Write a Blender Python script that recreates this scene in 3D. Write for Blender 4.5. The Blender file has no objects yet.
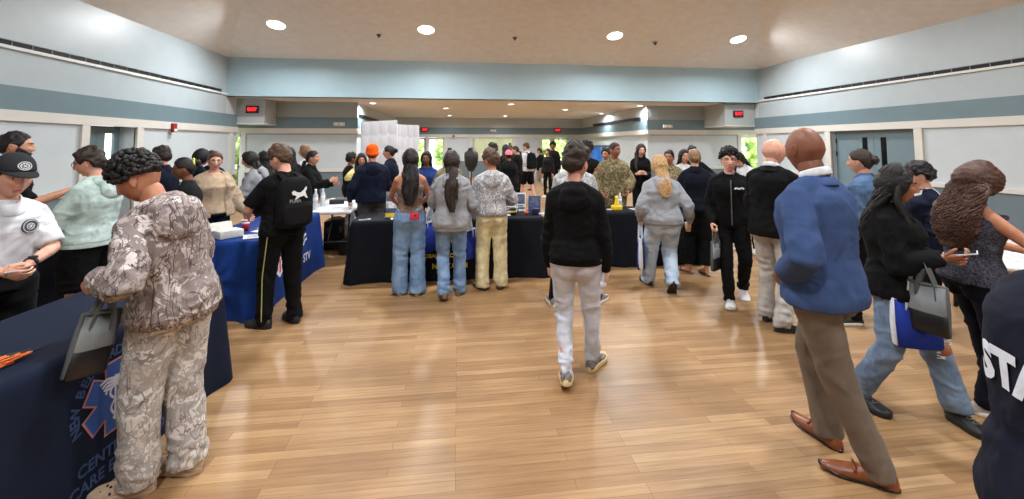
LP_VIS, LP_HALL, LP_REAR, EXPO = 145, 160, 60, 0.0
import bpy, math, random
import numpy as np
from mathutils import Vector, Matrix

random.seed(7)
C = bpy.context.scene.collection
PI = math.pi

# ------------------------------------------------------------------ helpers
def lin(c):
    out = []
    for v in c[:3]:
        v = v / 255.0
        out.append(v / 12.92 if v <= 0.04045 else ((v + 0.055) / 1.055) ** 2.4)
    return (out[0], out[1], out[2], 1.0)

def A3(*v):
    return np.array(v, float)

def nrm(v):
    v = np.asarray(v, float)
    n = np.linalg.norm(v)
    return v / n if n > 1e-9 else np.array([0, 0, 1.0])

def Rx(a): c, s = math.cos(a), math.sin(a); return np.array([[1, 0, 0], [0, c, -s], [0, s, c]])
def Ry(a): c, s = math.cos(a), math.sin(a); return np.array([[c, 0, s], [0, 1, 0], [-s, 0, c]])
def Rz(a): c, s = math.cos(a), math.sin(a); return np.array([[c, -s, 0], [s, c, 0], [0, 0, 1]])
def rad(d): return d * PI / 180.0

def sstep(x, a, b):
    t = np.clip((x - a) / (b - a), 0, 1)
    return t * t * (3 - 2 * t)

def vnoise(P, seed=0):
    """value noise 0..1 on an (n,3) array"""
    I = np.floor(P).astype(np.int64)
    Fr = P - I
    Fr = Fr * Fr * (3 - 2 * Fr)
    def h(ix, iy, iz):
        n = (ix * 73856093) ^ (iy * 19349663) ^ (iz * 83492791) ^ (seed * 2654435761)
        n = (n ^ (n >> 13)) * 1274126177
        n = n & 0x7fffffff
        n = (n ^ (n >> 16)) & 0xffff
        return n / 65535.0
    x, y, z = I[:, 0], I[:, 1], I[:, 2]
    fx, fy, fz = Fr[:, 0], Fr[:, 1], Fr[:, 2]
    def L(a, b, t): return a + (b - a) * t
    x00 = L(h(x, y, z), h(x + 1, y, z), fx); x10 = L(h(x, y + 1, z), h(x + 1, y + 1, z), fx)
    x01 = L(h(x, y, z + 1), h(x + 1, y, z + 1), fx); x11 = L(h(x, y + 1, z + 1), h(x + 1, y + 1, z + 1), fx)
    return L(L(x00, x10, fy), L(x01, x11, fy), fz)

class G:
    """collects closed shells"""
    def __init__(s): s.v = []; s.f = []; s.m = []; s.n = 0
    def add(s, V, F, mi=0):
        b = s.n
        V = np.asarray(V, float).reshape(-1, 3)
        s.v.append(V); s.n += len(V)
        s.f += [tuple(i + b for i in q) for q in F]; s.m += [mi] * len(F)
        return s
    def V(s): return np.concatenate(s.v) if s.v else np.zeros((0, 3))
    def loft(s, rings, cap=True, mi=0, closed=True):
        n = len(rings[0]); F = []
        for i in range(len(rings) - 1):
            for j in range(n if closed else n - 1):
                k = (j + 1) % n
                F.append((i * n + j, i * n + k, (i + 1) * n + k, (i + 1) * n + j))
        V = list(np.concatenate(rings))
        if cap:
            a = len(V); V.append(np.mean(rings[0], axis=0)); V.append(np.mean(rings[-1], axis=0))
            o = (len(rings) - 1) * n
            for j in range(n):
                k = (j + 1) % n
                F.append((a, k, j)); F.append((a + 1, o + j, o + k))
        return s.add(V, F, mi)
    def tube(s, pts, rr, n=12, r0=True, r1=True, ref=None, mi=0, exp=1.0):
        P = [np.asarray(p, float) for p in pts]
        R = [(r, r) if np.isscalar(r) else tuple(r) for r in rr]
        T = []
        for i in range(len(P)):
            a = P[max(0, i - 1)]; b = P[min(len(P) - 1, i + 1)]
            T.append(nrm(b - a))
        ref = nrm(ref if ref is not None else (A3(1, 0, 0) if abs(T[0][0]) < .8 else A3(0, 1, 0)))
        rings = []
        u = nrm(ref - T[0] * np.dot(ref, T[0]))
        def ring(c, t, u, ra, rb):
            v = np.cross(t, u)
            th = np.linspace(0, 2 * PI, n, endpoint=False)
            cx, sx = np.cos(th), np.sin(th)
            if exp != 1.0:
                cx = np.sign(cx) * np.abs(cx) ** exp; sx = np.sign(sx) * np.abs(sx) ** exp
            return c + np.outer(cx * ra, u) + np.outer(sx * rb, v)
        L = len(P)
        if r0:
            q = min(R[0])
            for k in (70, 40): rings.append(ring(P[0] - T[0] * q * math.sin(rad(k)), T[0], u, R[0][0] * math.cos(rad(k)), R[0][1] * math.cos(rad(k))))
        for i in range(L):
            u = nrm(u - T[i] * np.dot(u, T[i]))
            rings.append(ring(P[i], T[i], u, *R[i]))
        if r1:
            q = min(R[-1])
            for k in (40, 70): rings.append(ring(P[-1] + T[-1] * q * math.sin(rad(k)), T[-1], u, R[-1][0] * math.cos(rad(k)), R[-1][1] * math.cos(rad(k))))
        return s.loft(rings, True, mi)
    def ell(s, c, r, M=None, nu=16, nv=10, mi=0):
        V = []; F = []
        for i in range(nv + 1):
            th = PI * i / nv
            for j in range(nu):
                ph = 2 * PI * j / nu
                V.append((math.sin(th) * math.cos(ph), math.sin(th) * math.sin(ph), math.cos(th)))
        V = np.array(V) * np.asarray(r, float)
        if M is not None: V = V @ np.asarray(M).T
        V = V + np.asarray(c, float)
        for i in range(nv):
            for j in range(nu):
                k = (j + 1) % nu
                F.append((i * nu + j, (i + 1) * nu + j, (i + 1) * nu + k, i * nu + k))
        return s.add(V, F, mi)
    def box(s, lo, hi, mi=0, M=None, c=None):
        x0, y0, z0 = lo; x1, y1, z1 = hi
        V = np.array([(x0, y0, z0), (x1, y0, z0), (x1, y1, z0), (x0, y1, z0), (x0, y0, z1), (x1, y0, z1), (x1, y1, z1), (x0, y1, z1)], float)
        if M is not None: V = V @ np.asarray(M).T
        if c is not None: V = V + np.asarray(c, float)
        return s.add(V, [(0, 3, 2, 1), (4, 5, 6, 7), (0, 1, 5, 4), (1, 2, 6, 5), (2, 3, 7, 6), (3, 0, 4, 7)], mi)
    def rbox(s, lo, hi, r=.01, mi=0, M=None, c=None):
        """box with rounded vertical edges and chamfered top and bottom"""
        x0, y0, z0 = lo; x1, y1, z1 = hi
        r = min(r, (x1 - x0) * .49, (y1 - y0) * .49, (z1 - z0) * .49)
        def out(d, z):
            pts = []
            for (cx, cy, a0) in ((x1 - r, y1 - r, 0), (x0 + r, y1 - r, 90), (x0 + r, y0 + r, 180), (x1 - r, y0 + r, 270)):
                for k in (0, 30, 60, 90):
                    a = rad(a0 + k); pts.append((cx + (r - d) * math.cos(a), cy + (r - d) * math.sin(a), z))
            return np.array(pts)
        rings = [out(r * .6, z0), out(r * .15, z0 + r * .3), out(0, z0 + r * .8), out(0, z1 - r * .8), out(r * .15, z1 - r * .3), out(r * .6, z1)]
        if M is not None: rings = [q @ np.asarray(M).T for q in rings]
        if c is not None: rings = [q + np.asarray(c, float) for q in rings]
        return s.loft(rings, True, mi)
    def cyl(s, c, r, h, n=24, axis=(0, 0, 1), r2=None, mi=0):
        c = A3(*c); ax = nrm(axis)
        return s.tube([c, c + ax * h], [r, r if r2 is None else r2], n, False, False, mi=mi)

def make_mesh(name, V, F, mats=(), mi=None, smooth=True):
    me = bpy.data.meshes.new(name)
    me.from_pydata([tuple(p) for p in V], [], F)
    for m in mats: me.materials.append(m)
    if mi is not None and len(mats) > 1: me.polygons.foreach_set('material_index', np.array(mi, np.int32))
    me.polygons.foreach_set('use_smooth', np.full(len(me.polygons), smooth, bool))
    me.update()
    return me

def obj(name, g, mats, parent=None, smooth=True, fix=True):
    if not isinstance(mats, (list, tuple)): mats = [mats]
    me = make_mesh(name, g.V(), g.f, mats, g.m, smooth)
    if fix:
        import bmesh
        bm = bmesh.new(); bm.from_mesh(me); bmesh.ops.recalc_face_normals(bm, faces=bm.faces); bm.to_mesh(me); bm.free()
    o = bpy.data.objects.new(name, me); C.objects.link(o)
    if parent is not None: o.parent = parent
    return o

def link(name, me, parent=None):
    o = bpy.data.objects.new(name, me); C.objects.link(o)
    if parent is not None: o.parent = parent
    return o

def tag(o, label, cat, group=None):
    o['label'] = label; o['category'] = cat
    if group: o['group'] = group
    return o

def empty(name, loc, rz=0.0):
    o = bpy.data.objects.new(name, None); C.objects.link(o)
    o.location = loc; o.rotation_euler = (0, 0, rz); o.empty_display_size = .1
    return o

def struct(name, g, m, smooth=False, parent=None):
    o = obj(name, g, m, parent, smooth)
    if parent is None: o['kind'] = 'structure'
    return o

def copy_tree(o, parent=None):
    c = o.copy(); C.objects.link(c)
    if parent is not None: c.parent = parent
    for ch in list(o.children): copy_tree(ch, c)
    return c

def text_mesh(txt, size, offset=0.0, align='CENTER', spacing=1.0):
    """flat letters in the xy plane as (V, F)"""
    cu = bpy.data.curves.new('letters', 'FONT')
    cu.body = txt; cu.size = size; cu.align_x = align; cu.align_y = 'CENTER'; cu.offset = offset; cu.space_character = spacing
    cu.resolution_u = 3
    o = bpy.data.objects.new('letters', cu); C.objects.link(o)
    dg = bpy.context.evaluated_depsgraph_get()
    me = bpy.data.meshes.new_from_object(o.evaluated_get(dg))
    V = np.array([v.co[:] for v in me.vertices]).reshape(-1, 3); F = [tuple(p.vertices) for p in me.polygons]
    bpy.data.objects.remove(o); bpy.data.curves.remove(cu); bpy.data.meshes.remove(me)
    return V, F

# ------------------------------------------------------------------ materials
_M = {}
def newmat(name):
    m = bpy.data.materials.new(name); m.use_nodes = True
    nt = m.node_tree; b = nt.nodes['Principled BSDF']
    return m, nt, b

def coords(nt, scale=(1, 1, 1), kind='Object', rot=(0, 0, 0)):
    tc = nt.nodes.new('ShaderNodeTexCoord'); mp = nt.nodes.new('ShaderNodeMapping')
    mp.inputs['Scale'].default_value = scale; mp.inputs['Rotation'].default_value = rot
    nt.links.new(tc.outputs[kind], mp.inputs['Vector'])
    return mp.outputs['Vector']

def noise_tex(nt, vec, scale, detail=3, rough=.55, dist=0):
    n = nt.nodes.new('ShaderNodeTexNoise'); n.inputs['Scale'].default_value = scale; n.inputs['Detail'].default_value = detail
    n.inputs['Roughness'].default_value = rough; n.inputs['Distortion'].default_value = dist
    nt.links.new(vec, n.inputs['Vector'])
    return n.outputs['Fac']

def ramp(nt, fac, stops, interp='LINEAR'):
    r = nt.nodes.new('ShaderNodeValToRGB'); cr = r.color_ramp; cr.interpolation = interp
    while len(cr.elements) < len(stops): cr.elements.new(0.5)
    for e, (p, c) in zip(cr.elements, stops): e.position = p; e.color = lin(c)
    nt.links.new(fac, r.inputs['Fac'])
    return r.outputs['Color']

def bump(nt, b, h, strength, dist=.01):
    n = nt.nodes.new('ShaderNodeBump'); n.inputs['Strength'].default_value = strength; n.inputs['Distance'].default_value = dist
    nt.links.new(h, n.inputs['Height']); nt.links.new(n.outputs['Normal'], b.inputs['Normal'])

def shade(c, k): return tuple(max(0, min(255, v * k)) for v in c)

def plain(name, c, rough=.5, metal=0.0, spec=.5, var=.05, scale=30, bmp=0.0):
    if name in _M: return _M[name]
    m, nt, b = newmat(name)
    f = noise_tex(nt, coords(nt), scale)
    nt.links.new(ramp(nt, f, [(.3, shade(c, 1 - var)), (.7, shade(c, 1 + var))]), b.inputs['Base Color'])
    b.inputs['Roughness'].default_value = rough; b.inputs['Metallic'].default_value = metal
    b.inputs['Specular IOR Level'].default_value = spec
    if bmp: bump(nt, b, f, bmp, .004)
    _M[name] = m
    return m

def fabric(name, c, var=.10, scale=14, weave=420, bmp=.25, rough=.92, sheen=.0):
    if name in _M: return _M[name]
    m, nt, b = newmat(name)
    v = coords(nt)
    f = noise_tex(nt, v, scale, 4)
    nt.links.new(ramp(nt, f, [(.3, shade(c, 1 - var)), (.7, shade(c, 1 + var))]), b.inputs['Base Color'])
    w = noise_tex(nt, v, weave, 2)
    bump(nt, b, w, bmp, .002)
    b.inputs['Roughness'].default_value = rough; b.inputs['Specular IOR Level'].default_value = .2
    b.inputs['Sheen Weight'].default_value = sheen; b.inputs['Sheen Roughness'].default_value = .5
    _M[name] = m
    return m

def denim(name, c, light):
    if name in _M: return _M[name]
    m, nt, b = newmat(name)
    v = coords(nt)
    f = noise_tex(nt, v, 7, 5, .6)
    st = noise_tex(nt, coords(nt, (220, 220, 14)), 1, 2)
    mx = nt.nodes.new('ShaderNodeMath'); mx.operation = 'MULTIPLY_ADD'; mx.inputs[1].default_value = .35
    nt.links.new(st, mx.inputs[0]); nt.links.new(f, mx.inputs[2])
    nt.links.new(ramp(nt, mx.outputs[0], [(.45, c), (.9, light)]), b.inputs['Base Color'])
    bump(nt, b, st, .3, .002)
    b.inputs['Roughness'].default_value = .9; b.inputs['Specular IOR Level'].default_value = .2
    _M[name] = m
    return m

def camo(name, cols, scale=9, dist=1.2, stretch=(1, 1, 1), branches=None):
    if name in _M: return _M[name]
    m, nt, b = newmat(name)
    v = coords(nt, stretch)
    f = noise_tex(nt, v, scale, 4, .6, dist)
    n = len(cols)
    stops = [(0.0, cols[0])] + [(.36 + .28 * i / max(1, n - 2), cols[i + 1]) for i in range(n - 1)]
    col = ramp(nt, f, stops, 'CONSTANT')
    f2 = noise_tex(nt, coords(nt, (1.3, 1.3, 1.3), rot=(.6, .4, .2)), scale * 1.9, 3, .6, dist)
    mix = nt.nodes.new('ShaderNodeMix'); mix.data_type = 'RGBA'
    th = ramp(nt, f2, [(0, (0, 0, 0)), (.57, (255, 255, 255))], 'CONSTANT')
    nt.links.new(th, mix.inputs['Factor'])
    nt.links.new(col, mix.inputs['A']); mix.inputs['B'].default_value = lin(cols[len(cols) // 2])
    out = mix.outputs['Result']
    if branches:
        f3 = noise_tex(nt, coords(nt, (1, 1, .45), rot=(.3, .5, 1.1)), scale * .8, 2, .5, 2.5)
        ab = nt.nodes.new('ShaderNodeMath'); ab.operation = 'SUBTRACT'; ab.inputs[1].default_value = .5; nt.links.new(f3, ab.inputs[0])
        a2 = nt.nodes.new('ShaderNodeMath'); a2.operation = 'ABSOLUTE'; nt.links.new(ab.outputs[0], a2.inputs[0])
        k = ramp(nt, a2.outputs[0], [(0, (255, 255, 255)), (.012, (0, 0, 0))], 'CONSTANT')
        mx = nt.nodes.new('ShaderNodeMix'); mx.data_type = 'RGBA'; nt.links.new(k, mx.inputs['Factor'])
        nt.links.new(out, mx.inputs['A']); mx.inputs['B'].default_value = lin(branches); out = mx.outputs['Result']
    nt.links.new(out, b.inputs['Base Color'])
    bump(nt, b, noise_tex(nt, coords(nt), 400, 2), .2, .002)
    b.inputs['Roughness'].default_value = .92; b.inputs['Specular IOR Level'].default_value = .2
    _M[name] = m
    return m

def skin(name, c):
    if name in _M: return _M[name]
    m, nt, b = newmat(name)
    v = coords(nt)
    f = noise_tex(nt, v, 18, 3)
    red = (min(255, c[0] * 1.0), c[1] * .90, c[2] * .88)
    nt.links.new(ramp(nt, f, [(.35, red), (.65, shade(c, 1.04))]), b.inputs['Base Color'])
    bump(nt, b, noise_tex(nt, v, 500, 2), .12, .001)
    b.inputs['Roughness'].default_value = .5; b.inputs['Specular IOR Level'].default_value = .4
    b.inputs['Subsurface Weight'].default_value = .08; b.inputs['Subsurface Radius'].default_value = (.012, .005, .003)
    b.inputs['Subsurface Scale'].default_value = .6
    _M[name] = m
    return m

def hairmat(name, c, curly=False):
    if name in _M: return _M[name]
    m, nt, b = newmat(name)
    v = coords(nt, (1, 1, 1) if curly else (1, 1, .12))
    f = noise_tex(nt, v, 90 if curly else 160, 3, .6, .6)
    nt.links.new(ramp(nt, f, [(.3, shade(c, .55)), (.7, shade(c, 1.35))]), b.inputs['Base Color'])
    bump(nt, b, f, .6, .006)
    b.inputs['Roughness'].default_value = .55; b.inputs['Specular IOR Level'].default_value = .35
    _M[name] = m
    return m

def emit(name, c, strength):
    if name in _M: return _M[name]
    m, nt, b = newmat(name)
    b.inputs['Base Color'].default_value = lin(c)
    b.inputs['Emission Color'].default_value = lin(c); b.inputs['Emission Strength'].default_value = strength
    _M[name] = m
    return m
# ------------------------------------------------------------------ people
JOBS = []
T_TAB = np.array([
    (-.13, .160, .105, -.010), (-.06, .172, .118, -.015), (.03, .164, .112, -.010), (.13, .143, .098, .0), (.22, .150, .103, .0),
    (.33, .166, .115, .005), (.41, .174, .106, .0), (.455, .158, .090, -.010), (.49, .118, .074, -.015), (.515, .078, .064, -.012),
    (.545, .058, .060, -.002), (.61, .054, .058, .012)])
T_FEM = {0: (-.01, 1.06, 1.05), 1: (-.01, 1.05, 1.05), 3: (0, .92, .95), 4: (0, .93, .97), 5: (0, .96, 1.08), 6: (0, .93, .98), 7: (0, .92, .98), 8: (0, .9, .95), 9: (0, .88, .9), 10: (0, .86, .86), 11: (0, .86, .86)}

NU, NV = 72, 60
def _head_dirs():
    V = []; F = []
    for i in range(NV + 1):
        th = PI * i / NV
        for j in range(NU):
            t = 2 * PI * j / NU
            ph = t + .42 * math.sin(t)        # denser towards the face (+Y at t = pi)
            V.append((-math.sin(th) * math.sin(ph), -math.sin(th) * math.cos(ph), math.cos(th)))
    for i in range(NV):
        for j in range(NU):
            k = (j + 1) % NU
            F.append((i * NU + j, (i + 1) * NU + j, (i + 1) * NU + k, i * NU + k))
    return np.array(V), F
HD, HF = _head_dirs()

def head_shape(hw=1.0, jaw=1.0, nose=1.0):
    d = HD; x, y, z = d[:, 0], d[:, 1], d[:, 2]
    X = .0745 * hw * x; Y = .0965 * y; Z = .1175 * z
    t = np.clip((-.05 - z) / .95, 0, 1)
    X = X * (1 - (.34 / jaw) * t ** 1.3)
    back = y < 0
    Y = np.where(back, Y * (1 - .5 * t ** 1.1), Y * (1 - .10 * t))
    Y = Y + np.where(y > 0, .006 * t, 0)
    X = np.sign(X) * np.abs(X / .0745) ** .93 * .0745
    up = np.clip((z - .35) / .65, 0, 1)
    Y = np.where(y > 0, Y * (1 - .08 * up), Y * (1 + .04 * (1 - t)))
    w = sstep(y, .15, .55)
    ax = np.abs(X)
    g = lambda cx, cz, sx, sz: np.exp(-(((ax - cx) / sx) ** 2 + ((Z - cz) / sz) ** 2))
    D = np.zeros(len(d))
    D += -.010 * g(.031, .006, .016, .013)
    D += .005 * g(.028, .027, .024, .008)
    D += .005 * g(.043, -.022, .018, .018)
    D += -.004 * g(.040, -.058, .016, .02)
    bridge = np.clip((.022 - Z) / .05, 0, 1) * (Z > -.045)
    D += nose * (.004 + .018 * bridge) * np.exp(-(ax / (.0085 + .004 * bridge)) ** 2) * sstep(Z, -.044, -.032) * (1 - sstep(Z, .012, .035))
    D += nose * .007 * g(.013, -.033, .008, .009)
    D += .0065 * g(0, -.0585, .021, .0065) + .0065 * g(0, -.0705, .018, .0065) - .004 * g(0, -.0645, .024, .0028)
    D += -.004 * g(0, -.083, .025, .007)
    D += .007 * g(0, -.103, .022, .013)
    Y = Y + D * w
    return np.stack([X, Y, Z], 1)

def head_normals(V):
    n = V / np.array([.075, .097, .118]) ** 2
    return n / np.linalg.norm(n, axis=1)[:, None]

def hairline(tab, V):
    phi = np.abs(np.arctan2(HD[:, 0], HD[:, 1]))
    return np.interp(phi, [p for p, _ in tab], [q for _, q in tab])
HL_SHORT = [(0, .066), (.5, .062), (.85, .045), (1.1, .012), (1.28, -.012), (1.5, .018), (1.85, .0), (2.1, -.045), (PI, -.065)]
HL_UNDER = [(0, .060), (.5, .058), (.85, .045), (1.1, .030), (1.5, .030), (2.0, .012), (PI, -.012)]
HL_LONG = [(0, .066), (.45, .060), (.75, .035), (1.0, -.02), (1.25, -.07), (1.6, -.09), (PI, -.10)]
HL_BACK = [(0, .064), (.5, .058), (.85, .040), (1.1, .012), (1.45, .012), (1.8, -.005), (2.2, -.05), (PI, -.075)]
HL_CAP = [(0, .040), (.8, .036), (1.6, .022), (2.4, .008), (PI, .004)]
HL_BEANIE = [(0, .038), (.8, .026), (1.4, .0), (1.8, -.006), (2.4, -.03), (PI, -.04)]

def cap_shell(V, tab, th_top, th_side, rough=0.0, freq=60, seed=1, soft=.012):
    n = head_normals(V)
    zt = hairline(tab, V)
    k = sstep(V[:, 2], zt - soft * .5, zt + soft)
    th = th_side + (th_top - th_side) * sstep(HD[:, 2], .25, .85)
    if rough:
        q = vnoise(V * freq + 31.7 * seed, seed) - .5 + .5 * (vnoise(V * freq * 2.1 + 11, seed + 5) - .5)
        th = th * (1 + rough * q * 2)
    return V + n * (th * k - .014 * (1 - k))[:, None]

class Sk: pass

def two_bone(a, b, l1, l2, pole):
    d = b - a; L = np.linalg.norm(d)
    mx = (l1 + l2) * .998
    if L > mx: b = a + d / L * mx; d = b - a; L = mx
    L = max(L, abs(l1 - l2) + .02)
    u = nrm(d)
    c = (l1 * l1 + L * L - l2 * l2) / (2 * L)
    h = math.sqrt(max(0, l1 * l1 - c * c))
    p = np.asarray(pole, float); p = nrm(p - u * np.dot(p, u))
    return a + u * c + p * h, a + u * L

def skeleton(p):
    k = Sk(); H = p['H']; s = k.s = H / 1.75
    k.bw = p.get('bw', 1.0); k.fem = p.get('fem', False); k.sh = p.get('sh', .92 if k.fem else 1.0)
    feet = p.get('feet', ((-.11, 0, 10, 0), (.11, 0, -10, 0)))
    k.foot = []; hz = 9
    LT, LS = .435 * s, .415 * s
    sitz = p.get('hipz')
    for i, f in enumerate(feet):
        fx, fy, toe, heel = f[:4]; fz = f[4] if len(f) > 4 else 0.0
        R = Rz(rad(toe)); ball = A3(0, .115, 0) * s
        h = Rx(-rad(heel)); 
        M = R @ h; org = A3(fx, fy, fz) + R @ (ball - h @ ball)
        ank = org + M @ (A3(0, -.005, .088) * s)
        k.foot.append((M, org, ank))
        hx = (-.092 if i == 0 else .092) * s * (.6 + .4 * k.bw)
        hor = math.hypot(ank[0] - hx, ank[1])
        hz = min(hz, ank[2] + math.sqrt(max(.01, ((LT + LS) * .997) ** 2 - hor ** 2)))
    if sitz: hz = sitz
    k.hipz = hz
    k.pc = A3(0, 0, hz + .03 * s)
    lean, tw, sd = rad(p.get('lean', 0)), rad(p.get('twist', 0)), rad(p.get('side', 0))
    bend = rad(p.get('bend', 0))      # extra rounding of the upper back
    def U(t):
        w = float(np.clip((t + .04) / .22, 0, 1)); w = w * w * (3 - 2 * w)
        w2 = float(np.clip((t - .22) / .28, 0, 1))
        return Rz(tw * w) @ Rx(-lean * w - bend * w2) @ Ry(sd * w)
    k.Ur = U
    ts = np.linspace(-.2, .8, 101); pos = {}
    P = np.zeros((101, 3)); P[20] = k.pc
    for i in range(21, 101): P[i] = P[i - 1] + U(ts[i]) @ A3(0, 0, .01 * s)
    for i in range(19, -1, -1): P[i] = P[i + 1] - U(ts[i]) @ A3(0, 0, .01 * s)
    def at(x, y, t):
        c = np.array([np.interp(t, ts, P[:, j]) for j in range(3)])
        return c + U(t) @ (A3(x, y, 0) * s)
    k.at = at
    # legs
    k.leg = []
    for i in (0, 1):
        sx = -1 if i == 0 else 1
        hip = k.pc + A3(sx * .092 * s * (.6 + .4 * k.bw), 0, -.03 * s)
        M, org, ank = k.foot[i]
        pole = M @ A3(0, 1, 0) * .7 + A3(sx * .08, .6, 0)
        kn, ank = two_bone(hip, ank, LT, LS, pole)
        k.leg.append((hip, kn, ank))
    # head
    yw, pt, rl = [rad(v) for v in p.get('head', (0, 0, 0))]
    Un = U(.55)
    k.HR = Un @ Rz(yw) @ Rx(-pt) @ Ry(rl)
    k.neck = at(0, .0, .53)
    k.hs = p.get('hs', 1.06) * (.5 + .5 * s) * (.96 if k.fem else 1.0)
    k.HC = at(0, .012, .572) + k.HR @ (A3(0, .016, .100) * k.hs)
    # arms
    k.arm = []
    for i, nm in enumerate('LR'):
        sx = -1 if i == 0 else 1
        S = at(sx * .163 * k.sh * (.55 + .45 * k.bw), -.010, .428 + p.get('shrug', 0))
        tgt = A3(*p.get(nm, (sx * .27, .05, .80 * s)))
        if nm not in p: tgt = A3(S[0] + sx * .065, S[1] + .05, S[2] - .552 * s)
        pole = p.get(nm + 'p', (sx * .35, -1, -.25))
        l1, l2 = .295 * s, .262 * s
        E, W = two_bone(S, tgt, l1, l2, pole)
        d = nrm(W - E)
        if nm + 'd' in p: d = nrm(p[nm + 'd'])
        n = A3(*p.get(nm + 'n', (-sx, .2, 0))); n = nrm(n - d * np.dot(n, d))
        k.arm.append(dict(S=S, E=E, W=W, d=d, n=n, sx=sx, curl=p.get(nm + 'c', .35)))
    return k

def hand_shells(a, s, g):
    """palm, four fingers and a thumb at the wrist of arm a"""
    d, n, sx = a['d'], a['n'], a['sx']
    b = np.cross(d, n) * sx                # towards the thumb
    W = a['W']; q = .95 * s; c = a['curl']
    P = lambda u, v, w: W + (d * u + b * v + n * w) * q
    g.tube([P(-.03, 0, 0), P(.0, 0, 0), P(.03, .002, 0), P(.06, .0, .002), P(.088, -.002, .002)],
           [(.027 * q, .020 * q), (.029 * q, .019 * q), (.038 * q, .017 * q), (.042 * q, .015 * q), (.040 * q, .012 * q)], 14, ref=b)
    grip = []
    for k, (v, L, r) in enumerate(((.030, .074, .0088), (.010, .083, .0092), (-.011, .077, .0088), (-.031, .060, .0078))):
        base = P(.086 - .006 * abs(k - 1), v, .002)
        spread = (1.5 - k) * .035
        pts = [base - d * .02 * q, base]; ang = .12 + c * .75
        for j, fr in enumerate((.46, .31, .25)):
            e = nrm(d * math.cos(ang) + n * math.sin(ang) + b * spread * (1 - c))
            pts.append(pts[-1] + e * L * fr * q); ang += .15 + c * (1.25 if j == 0 else .85)
        g.tube(pts, [r * q * 1.1, r * q * 1.08, r * q, r * q * .95, r * q * .8], 10, ref=b)
        grip.append(pts[3])
    tb = P(.022, .030, .008)
    e1 = nrm(d * .62 + b * (.72 - .45 * c) + n * (.25 + .6 * c)); e2 = nrm(d * .8 + b * (.25 - .4 * c) + n * (.25 + .6 * c))
    g.tube([P(.008, .018, .004), tb, tb + e1 * .036 * q, tb + e1 * .036 * q + e2 * .03 * q], [.013 * q, .0125 * q, .0105 * q, .0085 * q], 10, ref=n)
    a['grip'] = P(.085, 0, .028 if c > .5 else .02)
    return g

def torso_rings(k, t0, t1, fit, fity=None, n=30, rows=None, hemw=0.0, exp=.9, drop=0.0):
    fity = fit if fity is None else fity
    tt = T_TAB.copy()
    for i, (dt, fx, fy) in T_FEM.items():
        if k.fem: tt[i, 1] *= fx; tt[i, 2] *= fy
    ts = sorted(set([t0, t1] + [float(t) for t in tt[:, 0] if t0 < t < t1] + list(np.arange(t0, t1, .05))))
    rings = []
    th = np.linspace(0, 2 * PI, n, endpoint=False)
    cx = np.sign(np.cos(th)) * np.abs(np.cos(th)) ** exp; cyy = np.sign(np.sin(th)) * np.abs(np.sin(th)) ** exp
    for t in ts:
        rx = np.interp(t, tt[:, 0], tt[:, 1]); ry = np.interp(t, tt[:, 0], tt[:, 2]); yo = np.interp(t, tt[:, 0], tt[:, 3])
        bwl = 1 + (k.bw - 1) * (1.0 if t < .36 else .5 if t < .5 else .25)
        if t > .36: rx *= 1 + (k.sh * (1.0 if not k.fem else 1.07) - 1) * float(np.clip((.52 - t) / .1, 0, 1))
        rx *= bwl; ry *= bwl
        w = float(np.clip((.50 - t) / .08, .15, 1))
        e = hemw * float(np.clip((t0 + .15 - t) / .15, 0, 1))
        rx = rx * k.s + fit * w + e; ry = ry * k.s + fity * w + e
        c = k.at(0, yo, t); M = k.Ur(t)
        rings.append(c + np.outer(cx * rx, M[:, 0]) + np.outer(cyy * ry, M[:, 1]))
    return rings

def arm_pts(k, i, r, cut=1.0, n=14, start=True):
    """tapered arm from inside the shoulder; r = radii at shoulder, mid upper arm, elbow, mid forearm, wrist; cut 0..1 along the arm"""
    a = k.arm[i]; S, E, W = a['S'], a['E'], a['W']
    ins = k.at(a['sx'] * .085 * k.sh, -.012, .462); mid = k.at(a['sx'] * .132 * k.sh, -.011, .452)
    full = [S, S + (E - S) * .5, E, E + (W - E) * .45, W]
    L = [0, .26, .53, .76, 1.0]
    pts = [ins, mid] if start else []; rr = [r[0] * .80, r[0] * .93] if start else []
    for q in np.linspace(0, cut, 12):
        j = min(3, max(0, np.searchsorted(L, q) - 1)); f = (q - L[j]) / (L[j + 1] - L[j])
        pts.append(full[j] + (full[j + 1] - full[j]) * f); rr.append(r[j] + (r[j + 1] - r[j]) * f)
    return pts, rr

def leg_pts(k, i, r, cut=1.0, extra=0.0, stack=0.0):
    """r = radii at hip, mid thigh, knee, mid calf, ankle"""
    hip, kn, ank = k.leg[i]
    full = [hip, hip + (kn - hip) * .5, kn, kn + (ank - kn) * .45, ank + nrm(ank - kn) * extra]
    # knee cap and calf bow
    L = [0, .26, .51, .74, 1.0]
    pts = []; rr = []
    for q in np.linspace(0, cut, 16):
        j = min(3, max(0, np.searchsorted(L, q) - 1)); f = (q - L[j]) / (L[j + 1] - L[j])
        pts.append(full[j] + (full[j + 1] - full[j]) * f); rr.append(r[j] + (r[j + 1] - r[j]) * f)
    return pts, rr

def traps(k, g, e):
    for sx in (-1, 1):
        g.tube([k.at(sx * .012, -.014, .53), k.at(sx * .055, -.016, .495), k.at(sx * .11 * k.sh, -.014, .462), k.at(sx * .155 * k.sh, -.011, .438)],
               [(.034 * k.s + e * .3, .045 * k.s), (.040 * k.s + e * .6, .055 * k.s + e * .5), (.042 * k.s + e * .8, .058 * k.s + e * .6), (.04 * k.s + e * .8, .052 * k.s + e * .8)], 14, ref=k.Ur(.5)[:, 2])

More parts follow.
